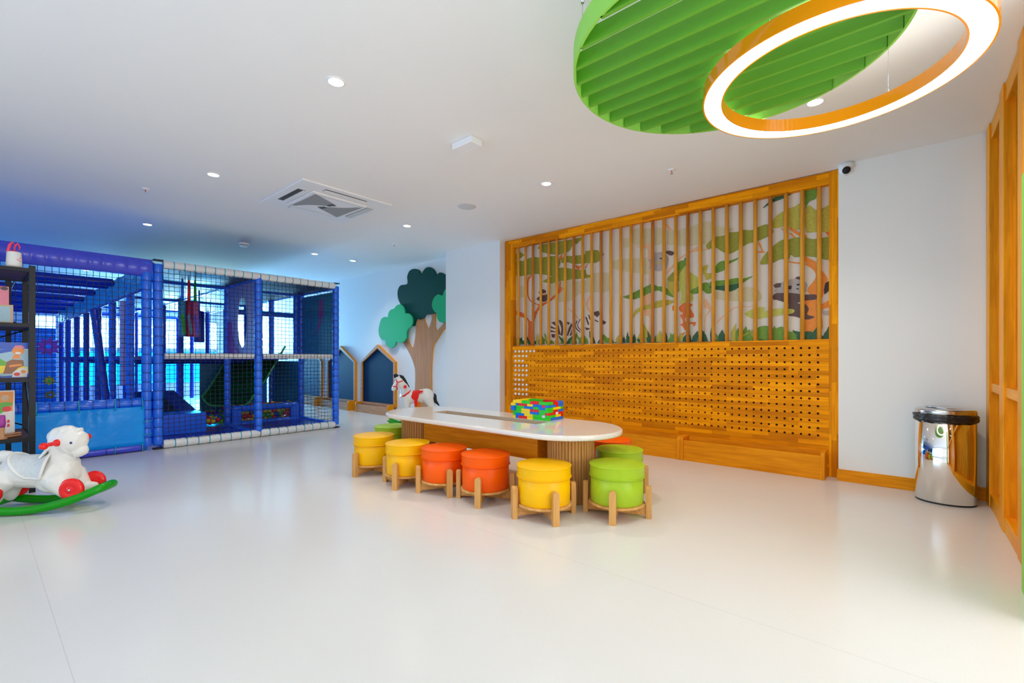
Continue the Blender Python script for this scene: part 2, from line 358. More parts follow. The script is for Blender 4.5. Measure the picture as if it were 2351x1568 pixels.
# ------------------------------------------------------------------ peg wall with mural
MURAL="""p2682,2810 2434,2785 2297,2753 2297,2571 2468,2579 2668,2624
p2238,2723 2006,2688 2006,2499 2238,2549
p2823,2725 2733,2717 2726,2593 2815,2600
p1953,2707 1888,2727 1793,2742 1718,2734 1663,2673 1468,2605 1526,2578 1663,2539 1718,2485 1953,2489 2078,2523 2078,2696
p2962,2452 2568,2432 2444,2397 2444,2222 2604,2241 2962,2346
p3956,2323 3444,2228 3305,2314 3019,2289 3019,2058 3444,2070 3654,1966 3956,2029
p4577,2278 4478,2268 4478,2093 4577,2092
p1665,1916 1410,1922 1343,1944 1223,1896 1223,1774 1665,1832
n3379,1944 3305,2030 3305,1993 3347,1905 3305,1792 3326,1784 3374,1870
n3688,1883 3598,1830 3487,1710 3509,1702 3609,1793
n2479,2595 2439,2589 2439,2422 2448,2089 2470,2099 2461,2257 2479,2385
n2532,1996 2435,1987 2435,1753 2444,1386 2479,1387 2461,1671 2523,1709
n2239,2214 2059,2376 1878,2444 1878,2421 2051,2359 2222,2195
n1798,1835 1768,1840 1723,1760 1716,1706 1768,1632 1783,1493 1790,1502 1779,1640 1738,1722 1790,1742
n1657,1549 1621,1608 1564,1650 1459,1726 1276,1723 1276,1716 1445,1717 1557,1639
n1953,2424 1862,2475 1862,2443 1718,2414 1946,2403 2078,2342 2078,2362
n2668,2611 2581,2577 2468,2599 2434,2527 2468,2413 2489,2536 2581,2556
n2338,2826 2297,2805 2238,2807 2172,2718 2198,2716 2264,2786
o4645,2781 4571,2812 4471,2746 4577,2699 4645,2688
o4226,2811 4139,2847 4053,2853 3908,2849 3779,2847 3654,2841 3455,2840 3465,2805 3542,2761 3586,2778 3642,2692 3699,2672 3745,2669 3838,2654 4028,2701 4126,2736 4188,2755 4151,2779
o4645,2677 4511,2659 4392,2683 4277,2687 4176,2663 4028,2657 3885,2641 3803,2543 3838,2470 3745,2459 3455,2385 3390,2386 3369,2319 3316,2303 3316,2269 3520,2269 3609,2274 3756,2271 3838,2270 3968,2255 4102,2289 4114,2310 4028,2340 3968,2363 4226,2423 4445,2428 4645,2451
o3803,2591 3722,2618 3609,2607 3401,2600 3395,2636 3305,2641 3191,2624 3160,2583 3099,2565 3129,2524 3160,2484 3232,2457 3411,2476 3520,2482 3609,2498 3688,2528 3779,2530
c4418,2374 4334,2426 4354,2387 4392,2331 4399,2209 4392,2107 4341,2031 4277,1996 4201,1970 4053,1998 3908,2084 3838,2116 3745,2165 3768,2139 3861,2070 3968,2001 4126,1934 4188,1889 4239,1812 4277,1714 4302,1614 4277,1361 4405,1364 4399,1639 4418,1741 4484,1776 4659,1848 4659,1900 4497,1848 4405,1761 4328,1716 4289,1835 4226,1912 4213,1951 4328,2000 4392,2056 4425,2150
c3849,2108 3838,2174 3820,2259 3797,2257 3803,2190 3779,2168
c3838,2615 3768,2663 3779,2607 3814,2573
c3553,2472 3487,2445 3422,2469 3401,2466 3476,2425 3487,2389 3531,2413
c3401,2415 3347,2463 3337,2462 3390,2395
k4239,2053 4176,2098 4201,2140 4176,2168 4126,2183 4065,2157 4065,2118 4028,2075 4053,2008 4114,1998 4176,2008
n4139,2124 4065,2127 4065,2098 4126,2093
w3980,1669 3885,1703 3722,1685 3609,1670 3542,1685 3455,1727 3401,1761 3305,1783 3242,1788 3201,1803 3170,1792 3150,1719 3109,1672 3064,1642 3089,1612 3139,1619 3232,1642 3284,1617 3316,1563 3358,1537 3411,1549 3476,1505 3542,1432 3609,1472 3699,1470 3803,1487 3885,1470 3932,1452 3980,1483
k3968,1678 3908,1695 3885,1635 3908,1636
k3980,1630 3896,1597 3896,1578 3980,1601
k3980,1571 3896,1548 3896,1534 3980,1542
k3968,1512 3896,1510 3908,1452 3956,1463
k3838,1701 3779,1688 3756,1591 3768,1486 3803,1497 3791,1593
k3873,1664 3838,1633 3803,1497 3838,1498
k3699,1679 3637,1662 3676,1626
k3620,1661 3598,1622 3676,1474 3699,1484 3665,1587
k3609,1585 3609,1481 3654,1473
k3542,1676 3520,1675 3542,1601 3465,1523 3487,1524 3548,1582
k3487,1692 3465,1700 3509,1618 3455,1550 3460,1541 3520,1609
k3433,1717 3401,1733 3444,1634 3411,1577 3455,1606
k3390,1723 3369,1731 3326,1628 3347,1611
k3347,1758 3326,1757 3305,1682 3326,1692
k3401,1585 3326,1573 3316,1559 3369,1542
k3253,1789 3180,1802 3160,1755 3201,1713 3253,1752
k3242,1688 3180,1657 3191,1644 3242,1670
k3119,1672 3064,1642 3089,1612 3129,1619
z2385,2474 2358,2470 2297,2467 2238,2426 2211,2371 2218,2326 2238,2252 2264,2242 2331,2231 2385,2250 2440,2277 2468,2287 2447,2331 2468,2400 2399,2403
k2244,2466 2205,2469 2152,2446 2146,2425 2178,2405 2238,2439
b2324,2399 2294,2395 2297,2376 2318,2382
y2358,2332 2311,2365 2297,2357 2331,2316
m2822,1958 2733,1980 2604,2028 2523,2054 2426,2086 2349,2049 2255,2028 2148,1928 2156,1896 2222,1927 2272,1956 2349,1996 2461,1973 2532,1945 2604,1926 2668,1914 2733,1924
y2677,1675 2668,1735 2622,1791 2532,1819 2444,1837 2340,1871 2222,1869 2148,1847 2205,1811 2306,1786 2479,1773 2586,1755 2641,1716
m2099,2309 2027,2331 2015,2362 1999,2336 2003,2241 2059,2176 2099,2189
o2230,2115 2156,2204 2091,2212 2003,2217 1948,2171 1979,2103 2075,2082 2139,2089
y2230,2099 2091,2083 2075,1970 2148,1904 2222,2000
l2078,2162 1998,2264 1951,2179 1859,2098 1821,2008 1920,1955 1920,1837 2062,1809 2054,1904 2078,2050
m1951,1958 1859,1996 1805,2030 1746,2031 1731,1999 1709,2042 1550,2040 1438,2050 1376,2036 1276,2050 1370,1991 1424,1938 1507,1905 1592,1924 1665,1939 1716,1905 1768,1910 1805,1944 1859,1918 1920,1916
g1731,1983 1550,1980 1424,1990 1370,2006 1424,1938 1507,1905 1592,1924 1665,1946
m1665,2205 1621,2253 1557,2259 1507,2252 1421,2274 1438,2250 1493,2228 1550,2198 1564,2155 1650,2131 1665,2137
y1805,2223 1746,2231 1768,2149 1716,2135 1650,2105 1716,2074 1768,2064 1783,2112 1805,2154
c2078,1778 2006,1820 1920,1790 1951,1753 1905,1663 1936,1634 2006,1645 1998,1582 1889,1584 1905,1530 1928,1562 1990,1549 2006,1487 2046,1544 2078,1553 2038,1584 2062,1657 2078,1666 2038,1695 2078,1730
r2078,1449 2006,1471 2030,1432 2054,1393
r2168,1784 2148,1799 2139,1726 2164,1735
o1769,2461 1730,2505 1663,2544 1569,2548 1513,2570 1427,2562 1369,2571 1278,2554 1230,2574 1133,2589 1076,2509 1109,2468 1232,2424 1325,2412 1423,2363 1513,2328 1597,2370 1670,2426 1745,2417
y1079,2624 1028,2678 988,2696 933,2716 872,2729 840,2747 792,2699 749,2706 697,2648 646,2656 595,2676 582,2673 582,2425 646,2424 697,2430 776,2438 792,2493 856,2480 938,2527 994,2537 1079,2540
r1019,2532 988,2517 983,2490
r938,2514 905,2508 840,2452 781,2410 776,2385 845,2415 916,2484
r938,2469 905,2451 872,2407 889,2404
c618,2413 582,2419 582,2352 605,2386
r1226,2421 1202,2391 1179,2321 1155,2291 1226,2302 1226,2312 1190,2316 1214,2379
r795,2196 772,2186 698,2128 692,2080 647,2035 614,1984 600,1936 619,1872 630,1806 647,1748 647,1701 586,1730 586,1663 647,1634 647,1434 792,1440 792,1739 698,1745 772,1846 709,1948 698,1994 715,2043 760,2089 795,2114 842,2127 937,2157 937,2166 842,2141 795,2128 772,2125 795,2148
o1202,2173 1190,2224 1149,2284 1085,2340 1034,2383 988,2401 938,2393 889,2404 840,2402 765,2380 723,2363 646,2360 582,2346 582,2146 646,2152 697,2174 776,2195 829,2199 883,2201 916,2231 938,2183 1005,2199 1079,2170 1137,2165
g1181,2769 1137,2812 1079,2851 1039,2870 983,2870 883,2870 933,2853 983,2833 1074,2814 1132,2791
m792,2870 697,2870 697,2772 755,2747 786,2692 792,2787
k1079,1826 1035,1850 974,1848 842,1819 783,1807 698,1799 698,1752 783,1745 854,1731 842,1716 783,1705 757,1655 772,1602 709,1578 749,1553 795,1556 877,1588 943,1612 937,1723 986,1748 1048,1774 1079,1783
z1054,1901 1010,1946 949,1974 877,1980 830,1989 795,1944 769,1907 778,1867 783,1834 842,1826 937,1838 1054,1852
k1079,1932 1048,1950 1004,1949 1010,1904 1060,1902
k880,1981 860,1999 830,1996 830,1961
b940,1911 907,1911 913,1874 940,1873
b868,1924 836,1924 842,1904 860,1906
b874,1877 842,1880 854,1861
b619,1905 586,1925 586,1829 625,1792 630,1840
z647,1628 586,1630 586,1584 636,1594
l1226,1702 1155,1697 1174,1662 1085,1678 986,1678 889,1661 901,1624 986,1612 1085,1600 1174,1591 1226,1586
l1356,1652 1283,1691 1223,1702 1223,1586 1283,1590 1336,1622
y4697,1371 4666,1444 4594,1514 4595,1434 4637,1370
g4632,1371 4596,1430 4518,1487 4523,1422 4571,1370
m4565,1370 4619,1454 4630,1538 4545,1444 4504,1369
g4504,1370 4560,1422 4566,1473 4473,1415 4431,1369
m4402,1369 4431,1410 4442,1451 4399,1405 4375,1368
g4376,1369 4424,1446 4447,1523 4382,1437 4341,1368
g4345,1369 4294,1403 4208,1436 4235,1398 4296,1368
g4285,1368 4231,1407 4152,1445 4187,1402 4248,1368
y4246,1368 4246,1454 4216,1539 4196,1444 4205,1367
g4210,1368 4160,1405 4071,1441 4091,1400 4151,1367
m4155,1368 4186,1450 4164,1531 4095,1440 4079,1366
m4057,1367 4090,1452 4089,1536 4033,1442 4010,1366
y4002,1366 4065,1432 4098,1497 4015,1424 3961,1365
m3968,1366 3991,1398 3970,1428 3916,1393 3906,1365
y3894,1366 3901,1412 3873,1457 3841,1406 3844,1365
y3831,1365 3785,1406 3715,1447 3744,1401 3797,1364
m3798,1365 3797,1416 3765,1467 3745,1410 3755,1364
g3751,1365 3811,1428 3841,1491 3758,1421 3707,1364
g3711,1364 3666,1428 3580,1490 3594,1420 3650,1363
m3646,1364 3603,1446 3517,1526 3528,1436 3583,1363
m3570,1363 3603,1445 3600,1526 3542,1435 3520,1362
m3505,1363 3475,1434 3425,1504 3439,1426 3475,1362
m3470,1362 3518,1448 3547,1533 3485,1438 3443,1362
m3452,1362 3496,1412 3504,1462 3435,1406 3402,1361
m3408,1362 3435,1423 3413,1482 3350,1415 3337,1361
y3315,1361 3306,1436 3268,1510 3258,1427 3276,1361
g3281,1361 3324,1449 3325,1537 3253,1439 3223,1360
g3202,1361 3160,1422 3099,1483 3127,1415 3174,1360
m3175,1360 3144,1422 3089,1482 3101,1415 3139,1360
y3146,1360 3101,1395 3018,1428 3035,1390 3090,1359
g3070,1360 3037,1415 2987,1469 3006,1409 3044,1359
m3064,1360 3110,1422 3105,1482 3024,1413 2993,1358
m2965,1359 3004,1413 3023,1466 2969,1406 2936,1358
g2938,1359 2890,1411 2817,1462 2845,1405 2899,1358
y2912,1359 2920,1413 2879,1465 2836,1405 2842,1357
g2819,1358 2826,1401 2806,1443 2780,1396 2781,1357
g2772,1358 2772,1433 2751,1508 2737,1425 2743,1357
g2752,1358 2774,1415 2758,1471 2710,1407 2699,1356
g2691,1357 2691,1414 2658,1471 2635,1407 2644,1356
y2637,1357 2614,1429 2563,1501 2566,1421 2596,1356
g2598,1356 2622,1386 2611,1414 2561,1381 2547,1355
y2545,1356 2552,1400 2520,1442 2485,1393 2489,1355
g2484,1356 2505,1440 2487,1523 2438,1429 2428,1354
m2419,1355 2420,1382 2385,1408 2360,1378 2370,1354
g2359,1355 2383,1398 2381,1441 2338,1392 2321,1354
y2325,1355 2345,1429 2328,1502 2282,1420 2273,1353
g2261,1354 2273,1436 2259,1518 2227,1427 2222,1353
m2231,1354 2192,1420 2111,1484 2119,1411 2169,1353
m2155,1353 2191,1412 2194,1470 2135,1405 2109,1352
y2114,1353 2103,1407 2047,1460 2026,1400 2050,1352
g2038,1353 2032,1403 1990,1453 1970,1396 1986,1351
g1977,1352 2000,1434 1990,1516 1945,1424 1932,1351
g1933,1352 1919,1415 1866,1477 1852,1407 1877,1351
g1859,1351 1851,1412 1822,1471 1815,1404 1829,1350
g1826,1351 1818,1417 1787,1482 1780,1409 1795,1350
g1808,1351 1845,1436 1836,1520 1767,1425 1744,1350
g1718,1350 1723,1433 1708,1516 1691,1424 1692,1349
g1688,1350 1701,1404 1697,1457 1673,1397 1665,1349
m1663,1350 1647,1387 1613,1424 1617,1383 1638,1349
m1635,1349 1656,1400 1662,1450 1630,1394 1613,1349
g1630,1350 1631,1416 1592,1481 1561,1408 1571,1348
g1559,1349 1581,1393 1571,1437 1527,1388 1514,1348
g1505,1349 1470,1408 1410,1465 1427,1400 1469,1348
m1468,1348 1459,1422 1424,1494 1413,1413 1429,1347
m1426,1348 1440,1384 1425,1418 1391,1379 1385,1347
m1392,1348 1389,1431 1343,1511 1315,1420 1330,1347
m1322,1348 1337,1413 1314,1477 1271,1404 1267,1346
y1256,1347 1290,1410 1293,1472 1237,1402 1212,1346
g1214,1347 1226,1406 1197,1464 1158,1398 1157,1345
m1144,1346 1131,1400 1090,1452 1083,1393 1103,1345
m1109,1346 1107,1425 1064,1502 1036,1415 1050,1345
g1039,1346 1065,1390 1054,1433 1004,1383 989,1345
m976,1345 980,1428 961,1510 940,1418 943,1345
m936,1345 926,1371 898,1398 895,1368 910,1345
m910,1345 941,1373 952,1402 905,1370 880,1345
m872,1345 892,1401 897,1458 867,1395 852,1345
g865,1345 889,1385 876,1425 827,1379 814,1345
m808,1345 814,1386 785,1428 756,1380 760,1345
g751,1345 726,1418 674,1491 679,1409 711,1345
y697,1345 716,1376 720,1410 692,1372 677,1345
m682,1345 683,1386 661,1428 643,1380 649,1345
g646,1345 626,1407 583,1470 586,1399 613,1345
y2538,1419 2544,1510 2532,1600 2480,1507 2480,1417
y2366,1360 2372,1422 2316,1482 2310,1420 2310,1358
y1495,1345 1500,1445 1445,1547 1450,1443 1450,1345
y1423,1345 1427,1399 1278,1454 1378,1397 1378,1345
m1226,1485 1136,1503 1085,1465 998,1490 974,1447 865,1422 842,1373 842,1356 1226,1363
g901,1444 830,1428 749,1431 698,1403 619,1380 608,1433 586,1472 586,1353 842,1356 865,1395"""

PX = 5.451
t = thing('wooden_activity_wall', 'large wooden wall unit with pegboard below and barred jungle mural above', 'wall unit', (0, 0, 0))
MB().box(PX, 5.56, 4.645, 4.80, 0, 2.985).build('post', M['blockZ'], t, .002)
MB().box(PX, 5.56, .455, .58, 0, 2.985).build('post', M['blockZ'], t, .002)
MB().box(PX + .003, 5.56, .58, 4.645, 2.865, 2.983).build('top_rail', M['blockY'], t, .002)
# perforated board
ROWS, CO, P0, Z0, ST = 13, 55, .67, .392, .0724
b = MB(); y0, y1 = .58, 4.645; za, zb = 0, 1.345; gy0, gy1 = P0 - ST / 2, P0 + (CO - .5) * ST; gz0, gz1 = Z0 - ST / 2, Z0 + (ROWS - .5) * ST
b.add([(PX, y0, za), (PX, y1, za), (PX, y1, gz0), (PX, y0, gz0)], [(0, 1, 2, 3)]); b.add([(PX, y0, gz1), (PX, y1, gz1), (PX, y1, zb), (PX, y0, zb)], [(0, 1, 2, 3)])
b.add([(PX, y0, gz0), (PX, gy0, gz0), (PX, gy0, gz1), (PX, y0, gz1)], [(0, 1, 2, 3)]); b.add([(PX, gy1, gz0), (PX, y1, gz0), (PX, y1, gz1), (PX, gy1, gz1)], [(0, 1, 2, 3)])
b.add([(PX, y0, zb), (PX, y1, zb), (5.525, y1, zb), (5.525, y0, zb)], [(0, 1, 2, 3)])
K = 12; rh = .0115; hs = ST / 2
for r_ in range(ROWS):
    for c_ in range(CO):
        cy, cz = P0 + c_ * ST, Z0 + r_ * ST; vs = []
        for k in range(K):
            a = 2 * PI * (k + .5) / K; vs.append((PX, cy + rh * math.cos(a), cz + rh * math.sin(a)))
        for k in range(K):
            a = 2 * PI * (k + .5) / K; ca, sa = math.cos(a), math.sin(a); q = hs / max(abs(ca), abs(sa)); vs.append((PX, cy + q * ca, cz + q * sa))
        for k in range(K):
            a = 2 * PI * (k + .5) / K; vs.append((PX + .028, cy + rh * math.cos(a), cz + rh * math.sin(a)))
        fs = [(k, (k + 1) % K, K + (k + 1) % K, K + k) for k in range(K)]
        b.add(vs, fs, 0); b.add(vs, [(k, (k + 1) % K, 2 * K + (k + 1) % K, 2 * K + k) for k in range(K)], 0)
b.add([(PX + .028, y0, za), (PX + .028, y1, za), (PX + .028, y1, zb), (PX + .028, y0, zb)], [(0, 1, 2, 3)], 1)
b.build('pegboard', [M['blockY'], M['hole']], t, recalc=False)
mu = MB(); mu.add([(5.535, .5, 1.30), (5.535, 4.72, 1.30), (5.535, 4.72, 2.95), (5.535, .5, 2.95)], [(0, 1, 2, 3)]); CH = 'pnocrykbwzgml'
for li, ln in enumerate(MURAL.strip().split('\n')):
    pts = [tuple(int(v) / 1000 for v in s_.split(',')) for s_ in ln[1:].split()]
    if len(pts) > 5: pts = [(min(4.70, max(.52, a)), min(2.93, max(1.32, b_))) for a, b_ in smooth2(pts)]
    mu.prism([pts], 5.5335 - li * .00006, 5.5345 - li * .00006, 'x', 1 + CH.index(ln[0]))
mu.build('mural', [M['cream']] + [M['mu_' + c] for c in CH], t, recalc=False)['label'] = 'printed jungle mural with a zebra, a koala and a panda'
for i in range(28):
    y = .663 + i * .1442
    MB().tube([(5.482, y, 1.345), (5.482, y, 2.866)], .0205, 16).build('dowel', M['dowel2'] if i in (3, 9, 12, 17, 20, 25) else M['dowel'], t)
ordn = ['top', 'second', 'third', 'fourth', 'fifth', 'sixth', 'seventh', 'eighth', 'ninth', 'tenth', 'eleventh', 'twelfth', 'bottom']
on2 = ['first', 'second', 'third', 'fourth', 'fifth', 'sixth']
pg = MB().lathe([(.0105, -.02), (.0105, 0), (.0185, .001), (.0205, .006), (.019, .012), (.012, .016), (0, .0175)], n=16)
peg0 = None
for r_, cnt in enumerate([6, 4, 3, 4, 4, 4, 3, 4, 4, 4]):
    for c_ in range(cnt):
        y = P0 + (CO - 1 - c_) * ST; z = Z0 + (ROWS - 1 - r_) * ST
        if peg0 is None: o = peg0 = pg.build('peg', M['white'])
        else: o = peg0.copy(); COL.objects.link(o)
        o.location = (PX - .0005, y, z); o.rotation_euler = (0, R(-90), 0)
        tag(o, 'white round peg in pegboard, %s row, %s from the left' % (ordn[r_], on2[c_]), 'peg', 'white pegs in the pegboard')
# planter troughs along the foot
def trough(name, label, y0, y1, xf, xb, h, hc, mY, mS, cap=.035, grp=None, hb=None):
    p = thing(name, label, 'planter box', (0, 0, 0), 0, grp)
    MB().box(xf + .012, xf + .034, y0 + cap, y1 - cap, .0, h).build('front_board', mY, p, .002)
    MB().box(xb - .02, xb, y0 + cap, y1 - cap, .0, hb or h + .02).build('back_board', mY, p, .001)
    MB().box(xf + .034, xb - .02, y0 + cap, y1 - cap, .01, .03).build('bottom_board', mY, p)
    for ya, yb in ((y0, y0 + cap), (y1 - cap, y1)):
        pts = [(xf, 0), (xb, 0), (xb, hc)]
        for k in range(7): a = PI / 2 + PI / 2 * k / 6; pts.append((xf + .045 + .045 * math.cos(a), hc - .045 + .045 * math.sin(a)))
        MB().prism([pts], ya, yb, 'y').build('end_board', mS, p, .003)
    return p
G1 = 'wooden troughs along the peg wall'
trough('trough_box', 'oak trough under the pegboard, right hand one nearest the steel bin', .592, 1.965, 5.24, PX - .002, .228, .262, M['oakY'], M['oakZ'], grp=G1)
trough('trough_box', 'oak trough under the pegboard, middle one behind the round stools', 1.967, 3.33, 5.24, PX - .002, .228, .262, M['oakY'], M['oakZ'], grp=G1)
trough('trough_box', 'oak trough under the pegboard, left hand one hidden behind the table', 3.332, 4.70, 5.24, PX - .002, .228, .262, M['oakY'], M['oakZ'], grp=G1)

# ------------------------------------------------------------------ tree panel and house chalkboards on the rear wall
TREE={'crown':[(7.679,2.252),(7.753,2.38),(7.753,2.513),(7.661,2.604),(7.445,2.615),(7.445,2.756),(7.374,2.856),(7.235,2.882),(7.098,2.844),(7.031,2.762),(7.007,2.727),(6.964,2.796),(6.882,2.849),(6.768,2.855),(6.657,2.8),(6.6,2.721),(6.587,2.672),(6.531,2.703),(6.454,2.718),(6.336,2.669),(6.228,2.627),(6.169,2.521),(6.082,2.433),(6.082,2.237),(6.228,2.13),(6.408,1.982),(6.625,1.986),(6.784,1.975),(6.882,1.971),(6.931,1.921),(7.048,1.896),(7.149,1.912),(7.217,1.798),(7.269,1.779),(7.391,1.828),(7.57,2.144)],'left':[(7.656,2.225),(7.547,2.184),(7.486,2.103),(7.465,2.037),(7.351,2.023),(7.254,1.948),(7.237,1.851),(7.289,1.768),(7.387,1.718),(7.422,1.654),(7.422,1.568),(7.493,1.493),(7.601,1.459),(7.711,1.476),(7.767,1.489),(7.804,1.412),(7.917,1.369),(8.032,1.382),(8.11,1.44),(8.149,1.52),(8.248,1.534),(8.348,1.618),(8.38,1.735),(8.348,1.849),(8.288,1.962),(8.169,2.005),(8.059,1.995),(8.032,2.072),(7.956,2.135),(7.842,2.154),(7.767,2.2)],'right':[(6.301,2.382),(6.374,2.289),(6.481,2.318),(6.589,2.277),(6.652,2.19),(6.652,2.098),(6.589,2.012),(6.533,1.978),(6.511,1.885),(6.45,1.821),(6.359,1.797),(6.301,1.81),(6.195,1.769),(6.078,1.841),(5.963,1.991),(6.02,2.228),(6.165,2.379)],'trunk':[(7.215,-0.068),(7.226,0.833),(7.257,1.005),(7.337,1.155),(7.46,1.308),(7.586,1.442),(7.604,1.475),(7.496,1.561),(7.425,1.461),(7.319,1.339),(7.302,1.35),(7.267,1.414),(7.226,1.564),(7.209,1.713),(7.188,1.916),(7.164,1.99),(6.979,1.978),(6.929,1.849),(6.847,1.716),(6.815,1.714),(6.767,1.799),(6.734,1.901),(6.734,2.026),(6.639,2.019),(6.63,1.875),(6.639,1.752),(6.598,1.658),(6.561,1.677),(6.437,1.763),(6.364,1.82),(6.256,1.895),(6.168,1.85),(6.364,1.699),(6.514,1.563),(6.671,1.403),(6.712,1.3),(6.728,1.135),(6.75,0.844),(6.76,-0.028)],}

t = thing('tree_wall_panel', 'cut-out tree on the wall with dark green crown and beech trunk', 'wall decoration', (0, 0, 0))
MB().prism([smooth2(TREE['trunk'], 5)], 5.575, 5.599, 'x', 0, 1).build('trunk', [M['paleZ'], M['oakZ']], t)
MB().prism([smooth2(TREE['crown'], 5)], 5.55, 5.5755, 'x').build('crown', M['tdark'], t, .003)['label'] = 'dark green crown'
MB().prism([smooth2(TREE['left'], 5)], 5.52, 5.5505, 'x').build('crown', M['tlight'], t, .003)['label'] = 'light green crown low on the left'
MB().prism([smooth2(TREE['right'], 5)], 5.52, 5.5505, 'x').build('crown', M['tlight'], t, .003)['label'] = 'light green crown beside the column'
def house(ya, label, tl):
    w = 1.264; yb = ya + w; ym = (ya + yb) / 2; zs, zt, z0, fr = 1.075, 1.44, .16, .055
    t = thing('house_chalkboard', label, 'chalkboard', (0, 0, 0), 0, 'house shaped chalkboards on the rear wall')
    out = [(ya, z0), (yb, z0), (yb, zs), (ym, zt), (ya, zs)]; k = fr * 1.15
    inn = [(ya + fr, z0 + fr), (yb - fr, z0 + fr), (yb - fr, zs - .012), (ym, zt - k - .012), (ya + fr, zs - .012)]
    MB().prism([out, inn], 5.54, 5.599, 'x', 0, 1).build('frame', [M['paleY'], M['oakY']], t)
    MB().prism([inn], 5.575, 5.59, 'x').build('chalkboard_panel', M['boardb'], t)
    trough('trough_box', tl, ya + .01, yb - .03, 5.385, 5.538, .17, .215, M['paleY'], M['oakZ'], .045, 'troughs under the house chalkboards', .20)
house(7.84, 'house shaped navy chalkboard in wooden frame, nearest the tree cut-out', 'pale wooden trough under the chalkboard nearest the tree')
house(9.335, 'house shaped navy chalkboard half hidden by the corner post of the play frame', 'pale wooden trough under the chalkboard behind the play frame corner')
house(10.86, 'house shaped navy chalkboard seen through the netting of the play frame', 'pale wooden trough seen through the play frame netting')

# ------------------------------------------------------------------ ceiling fittings
def downlight(x, y, label, power=48):
    t = thing('downlight', label, 'ceiling light', (x, y, H), 0, 'recessed round ceiling downlights')
    MB().lathe([(.047, -.006), (.049, -.008), (.058, -.005), (.061, 0)], n=32, cap=False).build('trim_ring', M['white'], t, recalc=False)
    MB().lathe([(0, -.0045), (.047, -.0045)], n=32, cap=False).build('lens', M['bulb'], t, recalc=False)
    l = bpy.data.lights.new('downlight_beam', 'SPOT'); l.energy = power; l.color = (1, .93, .82); l.spot_size = R(120); l.spot_blend = .8; l.shadow_soft_size = .045
    o = bpy.data.objects.new('downlight_beam', l); o.parent = t; o.location = (0, 0, -.02); COL.objects.link(o)
XA, XB = 1.568, 3.916
downlight(XA, 2.872, 'round downlight high in the ceiling, nearest and largest on the left')
downlight(XA, 5.256, 'round downlight in the ceiling, left of the air conditioner')
downlight(XA, 7.90, 'round downlight above the front of the blue play frame, the leftmost on the open ceiling')
downlight(XB, .498, 'round downlight seen through the glowing orange ring')
downlight(XB, 2.872, 'round downlight right of the speaker grille, above the left of the peg wall')
downlight(XB, 5.256, 'round downlight right of the air conditioner, above the column')
downlight(XB, 7.90, 'left one of the close pair of downlights above the far end of the play frame')
downlight(4.66, 7.91, 'right one of the close pair of downlights, nearer the tree')
downlight(1.56, 13.0, 'round downlight seen through the netting inside the play frame')

t = thing('air_conditioner', 'square white ceiling cassette air conditioner with swirl grille', 'air conditioner', (2.72, 5.19, H))
MB().box(-.54, .54, -.54, .54, -.022, 0).build('outer_frame', M['white'], t, .02, seg=3)
MB().box(-.33, .33, -.33, .33, -.045, -.022).build('grille_panel', M['white'], t, .02, seg=3)
for k, (x0, x1, y0, y1) in enumerate([(-.455, -.375, -.25, .25), (-.25, .25, -.455, -.375), (.375, .455, -.25, .25), (-.25, .25, .375, .455)]):
    MB().box(x0, x1, y0, y1, -.0235, -.021).build('air_slot', M['dark'], t)
    if k == 0: MB().box(-.397, -.379, -.24, .24, -.034, -.0236).build('flap', M['white'], t)
    elif k == 1: MB().box(-.245, .245, -.437, -.378, -.032, -.0236).build('flap', M['white'], t)
    else: MB().box(x0 + .002, x1 - .002, y0 + .002, y1 - .002, -.032, -.0236).build('flap', M['white2'] if k == 2 else M['white'], t)
sw = MB(); fan = smooth2([(-.285, .265), (-.17, .11), (-.04, .0), (.07, -.09), (-.03, -.16), (-.16, -.23), (-.265, -.285), (-.285, -.28), (-.285, 0)], 3)
for sg in (1, -1):
    sw.prism([[(sg * x, sg * y) for x, y in fan]], -.0475, -.0445, 'z')
    sw.prism([[(sg * x, sg * y) for x, y in [(-.05, .10), (-.015, .02), (.03, .035), (.0, .13)]]], -.0485, -.0445, 'z', 1)
sw.build('swirl_vent', [M['grey'], M['dark']], t, recalc=False)
MB().lathe([(0, -.049), (.03, -.049), (.035, -.045)], n=24).build('hub', M['white2'], t)
fr_ = MB().prism([[(-.30, -.30), (.30, -.30), (.30, .30), (-.30, .30)], [(-.287, -.287), (.287, -.287), (.287, .287), (-.287, .287)]], -.0475, -.045, 'z').build('grille_border', M['white2'], t)

